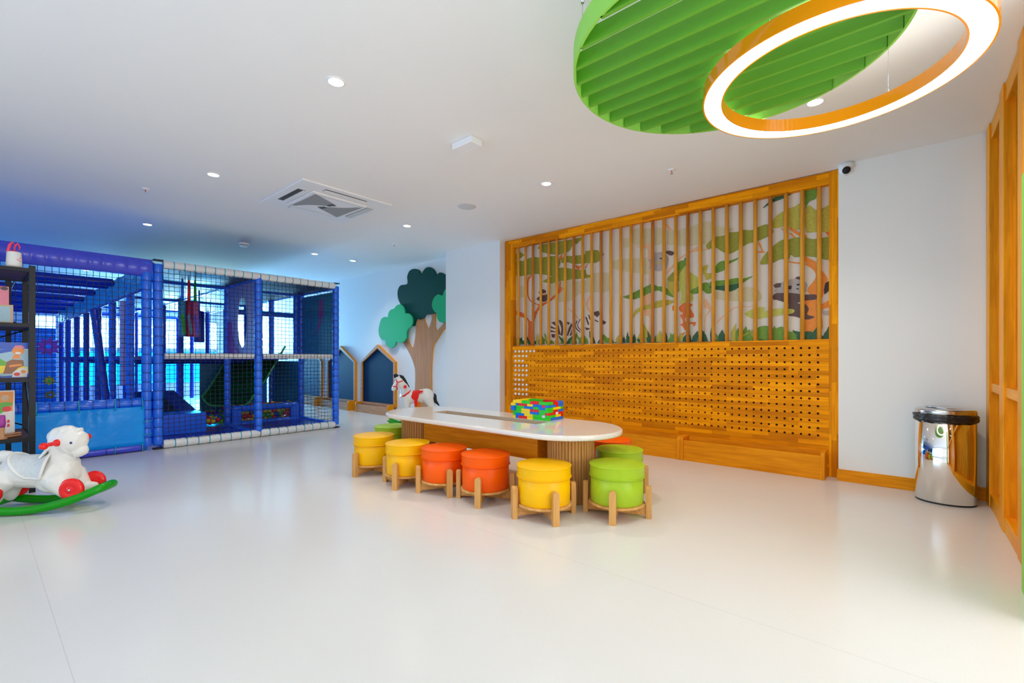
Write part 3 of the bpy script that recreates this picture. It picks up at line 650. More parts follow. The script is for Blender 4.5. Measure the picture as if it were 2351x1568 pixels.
o = MB().box(-.065, .065, -.12, .12, -.055, 0).build('emergency_light', M['white'], bevel=.008); o.location = (2.725, 2.83, H)
tag(o, 'small white rectangular box fixed flat to the ceiling', 'ceiling fitting')
t = thing('ceiling_speaker', 'flat round grey speaker grille in the ceiling', 'speaker', (3.895, 4.046, H))
MB().lathe([(0, -.006), (.10, -.006), (.105, -.004), (.112, 0)], n=40, cap=False).build('grille', M['white2'], t, recalc=False)
t = thing('smoke_detector', 'white smoke detector on the ceiling above the play frame', 'smoke detector', (2.832, 8.055, H))
MB().lathe([(.0, -.05), (.05, -.05), (.06, -.042), (.06, -.036)], n=28).build('sensor_cap', M['white'], t)
MB().lathe([(.052, -.036), (.052, -.028)], n=28).build('vent_gap', M['dark'], t)
MB().lathe([(.07, -.028), (.075, -.018), (.078, 0)], n=28).build('base', M['white'], t)
for x, y, lb in ((1.223, 6.254, 'small sprinkler head on the ceiling above the left play frame'), (4.416, 1.736, 'small sprinkler head on the ceiling above the peg wall'), (4.409, 6.253, 'small sprinkler head on the ceiling above the column')):
    t = thing('sprinkler', lb, 'sprinkler', (x, y, H), 0, 'sprinkler heads')
    MB().lathe([(.012, -.012), (.035, -.004), (.036, 0)], n=20).build('plate', M['white'], t)
    MB().lathe([(.004, -.035), (.004, -.012)], n=8).build('bulb', M['red'], t)
    MB().lathe([(.0, -.042), (.014, -.042), (.014, -.038), (.004, -.035)], n=12).build('deflector', M['steel'], t)
t = thing('security_camera', 'white dome security camera above the right corner of the peg wall', 'camera', (5.385, .44, 2.952))
cone = MB().lathe([(.062, .0), (.058, .008), (.045, .05), (.0, .055)], n=32)
o = cone.build('mount', M['white'], t); o.rotation_euler = (0, R(0), 0); o.location = (-.045, -.015, -.016)
o = MB().sphere((0, 0, 0), .05, 24, sc=(1, 1, 1)).build('dome', M['white'], t); o.location = (-.062, .0, -.03)
o = MB().lathe([(0, .052), (.028, .050), (.034, .040)], n=24).build('lens', M['black'], t); o.location = (-.062, .0, -.03); o.rotation_euler = (0, R(-112), R(20))

# ------------------------------------------------------------------ green slatted canopy and orange ring lamp
t = thing('slatted_canopy', 'round lime green hanging canopy with parallel slats', 'hanging canopy', (2.511, .712, 2.68))
RG = .768; ring = MB(); n = 96; prof = [(RG - .012, 0), (RG, 0), (RG, .12), (RG - .012, .12), (RG - .012, 0)]
ring.lathe(prof, n=n, smooth=False); ring.build('rim', M['limeE'], t, recalc=False)
for i in range(12):
    x = -.70 + i * .1205 + .02
    if abs(x) > RG - .03: continue
    hl = math.sqrt((RG - .013) ** 2 - x * x)
    MB().box(x - .010, x + .010, -hl, hl, .0, .076).build('slat', M['lime'], t)
for a in (2.35, .5, 3.8, 5.6):
    c = MB().tube([((RG - .03) * math.cos(a), (RG - .03) * math.sin(a), .12), ((RG - .03) * math.cos(a), (RG - .03) * math.sin(a), .31)], .0016, 6); c.build('cable', M['steel'], t)
    c = MB().tube([((RG - .03) * math.cos(a), (RG - .03) * math.sin(a), .26), ((RG - .03) * math.cos(a), (RG - .03) * math.sin(a), .31)], .008, 10); c.build('ceiling_gripper', M['steel'], t)
t = thing('ring_lamp', 'glowing orange ring pendant lamp hanging below the green canopy', 'pendant lamp', (2.921, .306, 2.60))
RO, RI = .616, .512
MB().lathe([(RI, .0), (RI, .072), (RO, .072), (RO, .0), (RO - .008, .0), (RO - .008, .012), (RI + .008, .012), (RI + .008, .0), (RI, .0)], n=128, smooth=False).build('housing', M['orange'], t, recalc=False)
MB().lathe([(RI + .008, .003), (RO - .008, .003)], n=128, cap=False).build('diffuser', M['ringlight'], t, recalc=False)
MB().lathe([(RI + .01, .0725), (RO - .01, .0725)], n=128, cap=False).build('top_diffuser', M['upglow'], t, recalc=False)  # unseen uplight, added to throw light onto canopy and ceiling
for a in (R(-25), R(95), R(215), R(160)):
    r_ = RI + .02; x, y = r_ * math.cos(a), r_ * math.sin(a)
    MB().tube([(x, y, .072), (x, y, H - 2.60)], .0014, 6).build('cable', M['steel'], t); MB().lathe([(.006, .072), (.006, .10), (.003, .11)], (x, y, 0), 10).build('cable_clip', M['steel'], t)
# ------------------------------------------------------------------ table
def stadium(cx, cy, hx, hy, n=20, off=0.):
    r = hx + off; pts = []
    for k in range(n + 1): a = PI * k / n; pts.append((cx + r * math.cos(a), cy + hy - hx + r * math.sin(a)))
    for k in range(n + 1): a = PI + PI * k / n; pts.append((cx + r * math.cos(a), cy - hy + hx + r * math.sin(a)))
    return pts
t = thing('play_table', 'long low table with rounded speckled stone top on fluted oak pedestals', 'table', (3.23, 3.05, 0))
HX, HY, ZT, TT = .465, 1.345, .585, .042
slot = [(-.045, -.605), (.145, -.605), (.145, .775), (-.045, .775)]
tb = MB(); prof = [(-.014, 0), (-.004, .004), (0, .014), (0, TT - .014), (-.004, TT - .004), (-.014, TT)]; rings = []
for off, dz in prof: rings.append([(x, y, ZT - TT + dz) for x, y in stadium(0, 0, HX, HY, 24, off)])
n = len(rings[0])
for i in range(len(rings) - 1): tb.add(rings[i] + rings[i + 1], [(k, (k + 1) % n, n + (k + 1) % n, n + k) for k in range(n)], 0, True)
for rg, z in ((rings[-1], ZT), (rings[0], ZT - TT)):
    lp = [[(p[0], p[1]) for p in rg], slot]; fl = [p for l in lp for p in l]
    tb.add([(p[0], p[1], z) for p in fl], [tuple(q) for q in tessellate_polygon([[Vector((p[0], p[1], 0)) for p in l] for l in lp])])
tb.add([(x, y, ZT) for x, y in slot] + [(x, y, ZT - .075) for x, y in slot], [(i, (i + 1) % 4, 4 + (i + 1) % 4, 4 + i) for i in range(4)] + [(4, 5, 6, 7)], 1)
tb.build('tabletop', [M['stone'], M['slotwall']], t)
for sy in (-.93, 1.06):
    p = MB(); r0 = .19
    p.lathe([(r0 - .006, .012), (r0 - .006, ZT - TT)], (0, sy, 0), 48, smooth=False)
    N = 46
    for k in range(N):
        a = 2 * PI * k / N; c, s_ = math.cos(a), math.sin(a); w = r0 * PI / N * .80
        q = [(r0 - .008, -w), (r0 + .003, -w * .8), (r0 + .003, w * .8), (r0 - .008, w)]
        p.prism([[(x * c - y * s_, sy + x * s_ + y * c) for x, y in q]], .0, ZT - TT - .001, 'z')
    p.build('fluted_pedestal', M['ashZ'], t)
MB().box(-.10, .12, -.66, .86, .285, ZT - .076).build('apron_box', M['oakY'], t, .002)
MB().box(.15, .30, -.72, .9, .30, ZT - TT).build('apron_box', M['oakY'], t, .002)

# ------------------------------------------------------------------ stools
def stool(col, label, x, y, rz):
    t = thing('round_stool', label, 'stool', (x, y, 0), rz, 'round leather stools around the low table')
    cr = MB(); cr.box(-.225, .225, -.016, .016, .022, .088); cr.box(-.016, .016, -.225, .225, .0221, .0879); cr.build('cross_base', M['ashX'], t, .002)
    MB().lathe([(0, .088), (.198, .088), (.204, .091), (.204, .103), (.199, .106), (0, .106)], n=48).build('seat_ring', M['ashX'], t)
    for a in range(4):
        l = MB(); c, s_ = math.cos(a * PI / 2), math.sin(a * PI / 2); pts = []
        for k in range(9): b = PI * k / 8; pts.append((.0235 * math.cos(b), .212 + .0235 * math.sin(b)))
        pts = [(-.0235, .0)] + [(.0235, .0)] + pts
        l.prism([pts], .209, .247, 'y')
        l.v = [(px * s_ + py * c, -px * c + py * s_, pz) for px, py, pz in l.v]
        l.build('leg', M['ashZ'], t, .014, seg=4)
    MB().lathe([(.0, .106), (.184, .106), (.190, .112), (.1915, .20), (.190, .292), (.186, .296)], n=56).build('seat_body', col, t)
    MB().lathe([(.186, .294), (.196, .297), (.1975, .303), (.197, .368), (.199, .373), (.2, .3755), (.197, .379), (.190, .380), (.15, .387), (.08, .391), (0, .392)], n=56).build('lid_cushion', col, t)
    p = MB()
    for z, r_ in ((.2985, .2), (.3765, .199)):
        pr = [(r_ + .0035 * math.cos(2 * PI * k / 6), z + .0035 * math.sin(2 * PI * k / 6)) for k in range(7)]; p.lathe(pr, n=56)
    p.build('piping', col, t, recalc=False)
    return t
Yc, Oc, Gc = M['y'], M['o'], M['g']
s0 = stool(Yc, 'yellow round stool at the far left end of the near row', 2.66, 4.12, R(6.7))
def st2(col, label, x, y, rz): dup(s0, (x, y, 0), R(rz), label, None if col is Yc else {Yc: col})
st2(Yc, 'yellow round stool second from the left in the near row, beside the orange one', 2.63, 3.52, 25.3)
st2(Oc, 'orange round stool between the second yellow stool and the other orange stool', 2.70, 3.09, 60)
st2(Oc, 'orange round stool beside the big front yellow stool', 2.745, 2.63, 28.8)
st2(Yc, 'yellow round stool closest to the camera, in front of the fluted pedestal', 2.745, 2.035, 57)
st2(Gc, 'lime green round stool closest to the camera, at the near end of the table', 3.11, 1.636, 20.8)
st2(Gc, 'lime green round stool directly behind the front green one', 3.625, 1.885, 40)
st2(Oc, 'orange round stool behind the table end, half hidden by two green stools', 4.005, 2.18, 15)
st2(Gc, 'lime green round stool under the far left end of the table, behind the yellow stool', 3.16, 4.52, 30)

# ------------------------------------------------------------------ brick box
t = thing('brick_box', 'box built of red, yellow, green and blue toy bricks on the table', 'toy', (3.415, 2.486, ZT))
U, V, HB = .0352, .041, .0236
BC = {'g': mat('brick_green', (.02, .62, .01), .25), 'y': mat('brick_yellow', (.95, .70, .0), .25), 'r': mat('brick_red', (.80, .01, .01), .25), 'b': mat('brick_blue', (.0, .16, .75), .25), 'w': mat('brick_white', (.75, .75, .78), .3)}
front = ['g5y2r3b1y1', 'g1w1g3y3b3g1', 'r1g2b3y3g3', 'g3r3y3g3', 'g1b2g2b3g3', 'b1r1b3y2r3b2', 'g3r3g3y3']
side = ['b5', 'g2y2r1', 'w1r1r3', 'g1r2b2', 'g1y3g1', 'b2r1b2', 'g1r2b2']
side[2] = 'r2w1r2'
def parse(s_): return [(s_[i], int(s_[i + 1])) for i in range(0, len(s_), 2)]
def brick(x0, x1, y0, y1, row, c, studs):
    m = MB(); g_ = .0006; z0 = row * HB; m.box(x0 + g_, x1 - g_, y0 + g_, y1 - g_, z0 + .0004, z0 + HB - .0004)
    if studs:
        nx, ny = max(1, round((x1 - x0) / .0205)), max(1, round((y1 - y0) / .0176))
        for i in range(nx):
            for j in range(ny): m.lathe([(.006, 0), (.006, .005), (.0, .005)], (x0 + (i + .5) * (x1 - x0) / nx, y0 + (j + .5) * (y1 - y0) / ny, z0 + HB - .0004), 10)
    m.build('brick', BC[c], t, .0008, seg=1)
for r_ in range(7):
    y = 0
    for c, n_ in parse(front[r_]): brick(0, V, y * U, (y + n_) * U, r_, c, r_ == 6); y += n_
    x = 1
    for c, n_ in parse(side[r_]): brick(x * V, (x + n_) * V, 0, U, r_, c, r_ == 6); x += n_
    brick(V, 6 * V, 11 * U, 12 * U, r_, 'gybrgby'[r_], r_ == 6)
    brick(5 * V, 6 * V, U, 6 * U, r_, 'ybgrybr'[r_], r_ == 6); brick(5 * V, 6 * V, 6 * U, 11 * U, r_, 'bgrybyg'[r_], r_ == 6)
brick(-V * .55, 0, 10.9 * U, 12.2 * U, 5, 'y', True); brick(-V * .55, 0, 10.9 * U, 12.2 * U, 4, 'b', False); brick(-V * .55, 0, 10.9 * U, 12.2 * U, 3, 'b', False)

# ------------------------------------------------------------------ steel bin
t = thing('waste_bin', 'polished steel oval waste bin with black liner in the corner', 'bin', (5.125, -.235, 0), R(4))
MB().lathe([(.182, 0), (.184, .002), (.184, .012)], n=64, ax=.86).build('foot_rim', M['black'], t)
MB().lathe([(.180, .012), (.185, .014), (.185, .668), (.180, .67)], n=96, ax=.86).build('body', M['chrome'], t)
bg_ = MB(); N = 80; prof = [(.183, .652), (.196, .655), (.199, .672), (.192, .680), (.200, .690), (.197, .706), (.180, .708)]; vs = []
for i, (r_, z) in enumerate(prof):
    for k in range(N):
        a = 2 * PI * k / N; w = .004 * noise.noise(Vector((math.cos(a) * 4, math.sin(a) * 4, i * 1.7))); vs.append(((r_ + w) * math.cos(a) * .87, (r_ + w) * math.sin(a), z + w * 2.4))
bg_.add(vs, [(i * N + k, i * N + (k + 1) % N, (i + 1) * N + (k + 1) % N, (i + 1) * N + k) for i in range(len(prof) - 1) for k in range(N)], 0, True); bg_.build('liner', M['bag'], t)
MB().lathe([(.178, .700), (.186, .706), (.187, .735), (.180, .748), (.160, .755), (.125, .757)], n=96, ax=.86).build('lid_ring', M['steel'], t)
o = MB().lathe([(0, .0), (.122, .0), (.126, .003), (.122, .007), (0, .010)], n=64, ax=.86).build('swing_flap', M['steel'], t); o.location = (0, 0, .756); o.rotation_euler = (R(2.5), 0, 0)

# ------------------------------------------------------------------ rocking horses
def body_mesh(name, caps, m, parent, vox=.006, it=5):
    """one continuous skin: tapered capsules fused with a voxel remesh and smoothed"""
    b = MB()
    for c in caps:
        if len(c) == 3: b.sphere(c[0], c[1], 20, sc=c[2])
        else:
            p, q, r0, r1 = c; P, Q = Vector(p), Vector(q); d = Q - P; k = 8; pts, rr = [P - d.normalized() * r0 * .98, P - d.normalized() * r0 * .7], [r0 * .2, r0 * .72]
            for i in range(k + 1): pts.append(P + d * i / k); rr.append(r0 + (r1 - r0) * i / k)
            pts += [Q + d.normalized() * r1 * .7, Q + d.normalized() * r1 * .98]; rr += [r1 * .72, r1 * .2]
            b.tube(pts, rr, 18)
    o = b.build(name, m, parent, recalc=True)
    r_ = o.modifiers.new('fuse', 'REMESH'); r_.mode = 'VOXEL'; r_.voxel_size = vox; r_.use_smooth_shade = True
    s_ = o.modifiers.new('smooth', 'SMOOTH'); s_.factor = .6; s_.iterations = it
    return o
def rockers(t, w, x0, x1, k, z0, rad, half):
    for s_ in (-1, 1):
        pts = [(x0 + (x1 - x0) * i / 28, s_ * w, z0 + k * (x0 + (x1 - x0) * i / 28) ** 2) for i in range(29)]
        rr = [rad * (.35 if i in (0, 28) else .8 if i in (1, 27) else 1) for i in range(29)]
        MB().tube(pts, rr, 14, sx=1.0, sy=.85).build('rocker', M['green'], t)
    for x in half: MB().tube([(x, -w, z0 + k * x * x + .012), (x, w, z0 + k * x * x + .012)], rad * .75, 12).build('cross_bar', M['green'], t)

# near horse: local x = its heading, y = its left side (away from the camera)
hz = TH - R(90) + R(9)
t = thing('rocking_horse', 'white moulded rocking horse with red wheels on green rockers, lower left', 'rocking horse', (.305, 5.107, 0), hz)
S_ = .0005975
def L2(cx, cy, y=0):
    x = (cx - 500) * S_
    if x < .15: x += .06 * min(1, (.15 - x) / .25)
    return (x, y, (1280 - cy) * S_)
def LN(cx, cy, y): return ((cx - 500) * .000577 + .85 * .12, y, (1347 - cy) * .000577)
caps = [(L2(430, 800), L2(640, 815), .122, .118), (L2(640, 800), L2(800, 840), .115, .142), (L2(800, 850), L2(840, 760), .145, .115), (L2(250, 790), L2(430, 800), .118, .122),
        (L2(830, 720), L2(830, 560), .105, .070), (L2(830, 560), L2(850, 430), .074, .090), (L2(860, 400), L2(945, 415), .095, .104),
        (L2(930, 410), L2(1025, 530), .090, .055), (L2(1000, 545), L2(1050, 540), .056, .050), (L2(800, 350), L2(900, 310), .07, .062), (L2(900, 300), L2(1020, 290), .045, .028)]
for s_ in (-1, 1):
    caps += [(L2(880, 900, .055 * s_), L2(1010, 1060, .075 * s_), .10, .055), (L2(1010, 1060, .07 * s_), L2(1120, 1040, .07 * s_), .055, .035),
             (L2(180, 850, .06 * s_), L2(90, 1010, .07 * s_), .095, .055), (L2(90, 1010, .07 * s_), L2(60, 1110, .07 * s_), .055, .05),
             (L2(1060, 520, .018 * s_), L2(1085, 530, .02 * s_), .03, .02), (L2(890, 300, .05 * s_), L2(880, 265, .06 * s_), .022, .008)]
body_mesh('body', caps, M['horse'], t)
mn = []
for k in range(9):
    a = k / 8; x0, y0 = 1040 - 330 * a - 40 * a * a, 262 + 190 * a * a + 60 * a
    mn.append((L2(x0, y0 + 12), L2(x0 - 30 - 40 * a, y0 + 60 + 90 * a, 0), .016, .010))
    for s_ in (-1, 1): mn.append((L2(x0, y0 + 8, .012 * s_), L2(x0 - 55, y0 + 110 + 30 * a, .075 * s_ + .01 * s_ * a), .015, .009))
body_mesh('mane', mn, M['horse'], t, .004, 1)
tl = [(L2(200, 690), L2(140, 600), .040, .042), (L2(140, 600), L2(60, 590), .045, .045), (L2(60, 590), L2(-10, 650), .044, .038), (L2(-10, 650), L2(-60, 790), .036, .02)]
body_mesh('tail', tl, M['horse'], t, .006, 4)
# saddle draped over the trunk, slanting forward towards its lower tips
def sdl(u, th, up=0.):
    q = min(1, abs(th) / 1.72); w = .275 * (1 - .62 * q ** 2.6); x = .015 + .085 * q ** 1.25 + (u - .5) * w
    k = min(1, max(0, (x - .05) / .14)); k = k * k * (3 - 2 * k); r_ = .1265 + .019 * k + up + .016 * max(0, abs(u - .5) * 2 - .6) / .4 * (1 - q)
    return (x, -r_ * math.sin(th), .287 - .004 * k + r_ * math.cos(th))
NU, NT = 24, 48; m = MB(); m.add([sdl(i / NU, -1.72 + 3.44 * j / NT) for i in range(NU + 1) for j in range(NT + 1)], [(i * (NT + 1) + j, (i + 1) * (NT + 1) + j, (i + 1) * (NT + 1) + j + 1, i * (NT + 1) + j + 1) for i in range(NU) for j in range(NT)], 0, True)
o = m.build('saddle', mat('saddle_weave', (.70, .75, .76), .4, bump=1.2, bscale=70), t); so = o.modifiers.new('thick', 'SOLIDIFY'); so.thickness = .01; so.offset = 0
bd = [sdl(0, -1.72 + 3.44 * j / 40, .004) for j in range(41)] + [sdl(i / 10, 1.72, .004) for i in range(1, 11)] + [sdl(1, 1.72 - 3.44 * j / 40, .004) for j in range(1, 41)] + [sdl(1 - i / 10, -1.72, .004) for i in range(1, 11)]
MB().tube(bd, .010, 10, caps=False).build('saddle_rim', M['horse'], t)
for s_ in (-1, 1):
    h = MB(); x, _, z = L2(893, 412)
    h.tube([(x, .06 * s_, z), (x, .085 * s_, z), (x, .17 * s_, z), (x - .002, .185 * s_, z)], [.015, .017, .015, .015], 14); h.sphere((x, .095 * s_, z), .027, 18); h.sphere((x - .002, .212 * s_, z - .004), .026, 18, sc=(1, 1.15, 1)); h.build('handle', M['red'], t)
    e = MB().sphere((0, 0, 0), .0095, 14, sc=(1, .45, 1)).build('eye', M['ink'], t); e.location = (L2(948, 440)[0] + .050, .083 * s_, L2(948, 440)[2] + .012)
    b_ = MB(); b_.tube([L2(930, 470, .093 * s_), L2(985, 540, .075 * s_), L2(1010, 585, .048 * s_)], .0045, 8); b_.tube([L2(985, 610, .03 * s_), L2(1010, 560, .058 * s_), L2(1040, 500, .045 * s_)], .0045, 8); b_.build('bridle_strap', M['horse'], t)
    for wx, wz, wr in ((.345, .168, .082), (-.19, .160, .082)):
        w = MB(); w.lathe([(0, -.02), (.055, -.02), (wr, -.012), (wr + .002, .006), (wr - .012, .020), (.045, .024), (.032, .016), (.026, .016), (.022, .022), (.0, .022)], n=36); w.v = [(a, -c * s_ * -1, b_2) for a, b_2, c in w.v]
        o = w.build('wheel', M['red'], t); o.location = (wx, .118 * s_, wz)
        a = MB().lathe([(.009, .0), (.009, .003), (.004, .006), (0, .006)], n=10); a.v = [(p, c * s_, q) for p, q, c in a.v]; q_ = a.build('axle_cap', M['steel'], o); q_.location = (0, .022 * s_, 0)
pts = []
for k in range(73):
    a = 2 * PI * k / 72; ca, sa = math.cos(a), math.sin(a); x = .52 * (abs(ca) ** .72) * (1 if ca > 0 else -1); y = .150 * (abs(sa) ** .55) * (1 if sa > 0 else -1); pts.append((x, y, (.031 + .49 * x * x)))
MB().tube(pts, .031, 14, caps=False).build('rocker_loop', M['green'], t)
for x in (.30, -.22): MB().tube([(x, -.145, .036 + .49 * x * x), (x, .145, .036 + .49 * x * x)], .022, 12).build('cross_bar', M['green'], t)

# far horse with black mane, heading left in the view
t = thing('rocking_horse', 'white toy horse with black mane and red saddle standing behind the table', 'rocking horse', (4.853, 6.33, 0), hz + PI)
def L3(cx, cy, y=0): return ((914 - cx) * .000563, y, 1.0275 - .000563 * cy)
caps = [(L3(720, 930), L3(1000, 930), .125, .105), (L3(1000, 920), L3(1300, 880), .105, .115), (L3(700, 850), L3(640, 640), .105, .070), (L3(640, 640), L3(510, 470), .072, .062),
        (L3(500, 460), L3(450, 400), .068, .055), (L3(470, 500), L3(350, 640), .062, .040), (L3(350, 650), L3(320, 690), .042, .035), (L3(1300, 880), L3(1370, 900), .115, .09)]
for s_ in (-1, 1):
    caps += [(L3(720, 1000, .05 * s_), L3(700, 1350, .07 * s_), .075, .045), (L3(700, 1350, .07 * s_), L3(660, 1590, .08 * s_), .045, .040),
             (L3(1330, 960, .05 * s_), L3(1460, 1230, .07 * s_), .095, .050), (L3(1460, 1230, .07 * s_), L3(1420, 1590, .08 * s_), .048, .040), (L3(490, 330, .03 * s_), L3(490, 280, .035 * s_), .02, .008)]
body_mesh('body', caps, M['horse'], t, .009, 5)
body_mesh('mane', [(L3(500, 300), L3(560, 330), .022, .03), (L3(570, 330), L3(640, 430), .03, .03), (L3(640, 430), L3(700, 530), .028, .024), (L3(700, 530), L3(770, 625), .022, .014)], M['black'], t, .006, 3)
body_mesh('forelock', [(L3(380, 290), L3(440, 320), .035, .032), (L3(400, 300), L3(380, 330), .035, .025)], M['black'], t, .006, 2)
body_mesh('tail', [(L3(1440, 810), L3(1530, 900), .018, .032), (L3(1530, 900), L3(1540, 1050), .034, .036), (L3(1540, 1050), L3(1660, 1190), .034, .012)], M['black'], t, .006, 3)
sd = MB()
def band(pts, r_): sd.tube(pts, r_, 10)
for s_ in (-1, 1):
    pl = [(880, 770), (1080, 740), (1210, 720), (1180, 780), (1080, 810), (1070, 920), (1030, 1010), (940, 1020), (870, 960), (850, 900), (880, 820)]
    m_ = MB(); m_.prism([[(L3(a, b_)[0], L3(a, b_)[2]) for a, b_ in pl]], .098 * s_, .122 * s_, 'y'); m_.build('saddle_flap', M['red'], t, .004)
    m_ = MB(); q = [(945, 1000), (1030, 1000), (1040, 1080), (1030, 1190), (950, 1190), (940, 1080)]; m_.prism([[(L3(a, b_)[0], L3(a, b_)[2]) for a, b_ in q]], .104 * s_, .126 * s_, 'y'); m_.build('stirrup_strap', M['red'], t, .003)
    m_ = MB(); m_.tube([L3(830, 745, .03 * s_), L3(760, 800, .105 * s_), L3(660, 870, .112 * s_), L3(550, 930, .06 * s_), L3(530, 935, 0)], .014, 10); m_.build('breast_strap', M['red'], t)
    m_ = MB(); m_.tube([L3(600, 440, .058 * s_), L3(450, 490, .068 * s_), L3(425, 600, .060 * s_), L3(430, 700, .03 * s_)], .0085, 8); m_.tube([L3(390, 380, .03 * s_), L3(450, 485, .068 * s_)], .0085, 8); m_.tube([L3(290, 590, 0), L3(330, 600, .038 * s_), L3(400, 620, .056 * s_)], .0085, 8); m_.build('bridle', M['red'], t)
    MB().tube([L3(680, 610, .05 * s_), L3(680, 610, .14 * s_)], [.022, .028], 14).build('handle', M['red'], t)
MB().sphere(L3(1030, 760), .1, 18, sc=(1.0, .95, .22)).build('saddle_seat', M['red'], t)
rockers(t, .12, -.42, .42, .55, .030, .028, (.2, -.25))
MB().box(-.30, .22, -.12, .12, .115, .14).build('foot_board', M['oakX'], t, .004)
MB().box(-.12, -.02, -.03, .03, .14, .43).build('support_post', M['oakZ'], t, .004)

# ------------------------------------------------------------------ metal shelf on the left and the toys on it
SX, SY = .362, 5.725; SD = .82
t = thing('metal_shelf', 'black metal rack with dark wooden shelves at the left edge', 'shelf', (0, 0, 0))
for x, y in ((SX - .02, SY + .02), (SX - .02, SY + SD - .02), (SX - .02 - .1, SY + SD + .30), (-.62, SY + .02), (-.62, SY + SD - .02)):
    MB().box(x - .02, x + .02, y - .02, y + .02, 0, 1.955).build('post', M['black'], t, .002)
LV = (.475, .985, 1.455, 1.93)
for z in LV:
    f = MB(); f.box(-.60, SX - .04, SY, SY + .025, z - .03, z).box(-.60, SX - .04, SY + SD - .025, SY + SD, z - .03, z).box(SX - .035, SX - .01, SY + .04, SY + SD - .04, z - .03, z).box(-.635, -.61, SY + .04, SY + SD - .04, z - .03, z)
    f.build('shelf_rail', M['black'], t)
    MB().box(-.60, SX - .036, SY + .026, SY + SD - .026, z - .022, z + .004).build('shelf_board', M['walnut'], t, .002)
for a, b_ in (((SX - .02, SY + .02, 1.42), (SX - .02, SY + SD, .99)), ((SX - .02, SY + .02, .48), (SX - .02, SY + SD, .95)), ((-.6, SY + SD, 1.9), (SX - .02, SY + SD, 1.47)), ((-.6, SY + SD, 1.0), (SX - .02, SY + SD, 1.43)), ((-.6, SY + SD, .96), (SX - .02, SY + SD, .5)), ((-.6, SY + SD, .04), (SX - .02, SY + SD, .45)), ((SX - .02, SY + .02, .45), (SX - .02, SY + SD, .05))):
    MB().tube([a, b_], .007, 6).build('cross_brace', M['black'], t)
Z4 = 1.935
t = thing('toy_mug', 'white toy pot with pink rabbit ears on the top shelf', 'toy', (.238, 5.80, Z4))
MB().lathe([(.0, 0), (.050, 0), (.050, .02), (.044, .125), (.040, .13), (0, .128)], n=32).build('body', M['horse'], t)
MB().lathe([(.020, .128), (.026, .138), (.0, .142)], n=24).build('lid', M['red'], t)
pk = mat('pink_plush', (.95, .06, .16), .5)
def ear(pts, r_, m): MB().tube(pts, r_, 12, sx=.5).build('ear', m, t)
ear([(-.03, 0, .075), (-.036, 0, .13), (-.024, 0, .19), (-.008, 0, .215), (.004, 0, .19)], [.010, .020, .022, .015, .006], pk)
ear([(-.002, .01, .13), (.004, .01, .18), (.022, .01, .208), (.034, .01, .18), (.03, .01, .155)], [.008, .014, .017, .014, .006], pk)
f = MB(); f.tube([(.020, -.043, .062), (.030, -.038, .056), (.040, -.030, .050)], .002, 6); f.sphere((.036, -.032, .078), .005, 8); f.sphere((.018, -.045, .064), .004, 8); f.build('painted_face', pk, t)
o = MB().sphere((0, 0, .05), .05, 16, sc=(1, 1, 1)).build('toy_ball', M['bally'], loc=(.10, 5.85, Z4)); tag(o, 'yellow ball at the left edge of the top shelf', 'ball')
def picbox(name, label, x0, x1, z, h, y, cols, cat='toy box', d=.06, grp=None):
    """cardboard box whose front carries a printed picture of coloured patches"""
    t = thing(name, label, cat, (x0, y, z)); w = x1 - x0
    MB().box(0, w, 0, d, 0, h).build('carton', cols[0], t, .002)
    m = MB(); ms = []
    for k, (mm, pts) in enumerate(cols[1:]):
        ms.append(mm); m.prism([[(p[0] * w, p[1] * h) for p in pts]], -.0012 - k * .0001, -.0002 - k * .0001, 'y', k)
    m.build('printed_picture', ms, t, recalc=False)
    return t
pb = lambda n, c: mat('print_' + n, c, .35, var=.15, scale=60)
PB = dict(blue=pb('blue', (.02, .10, .55)), sky=pb('sky', (.35, .55, .68)), yel=pb('yellow', (.90, .70, .02)), org=pb('orange', (.85, .28, .04)), brn=pb('brown', (.30, .11, .04)), grn=pb('green', (.12, .42, .04)), wht=pb('white', (.78, .76, .74)), red=pb('red', (.80, .03, .04)), pnk=pb('pink', (.80, .22, .32)), tan=pb('tan', (.62, .42, .26)), dk=pb('dark', (.05, .05, .07)))
Z2 = .989
def ell(cx, cy, rx, ry, n=14): return [(cx + rx * math.cos(2 * PI * k / n), cy + ry * math.sin(2 * PI * k / n)) for k in range(n)]
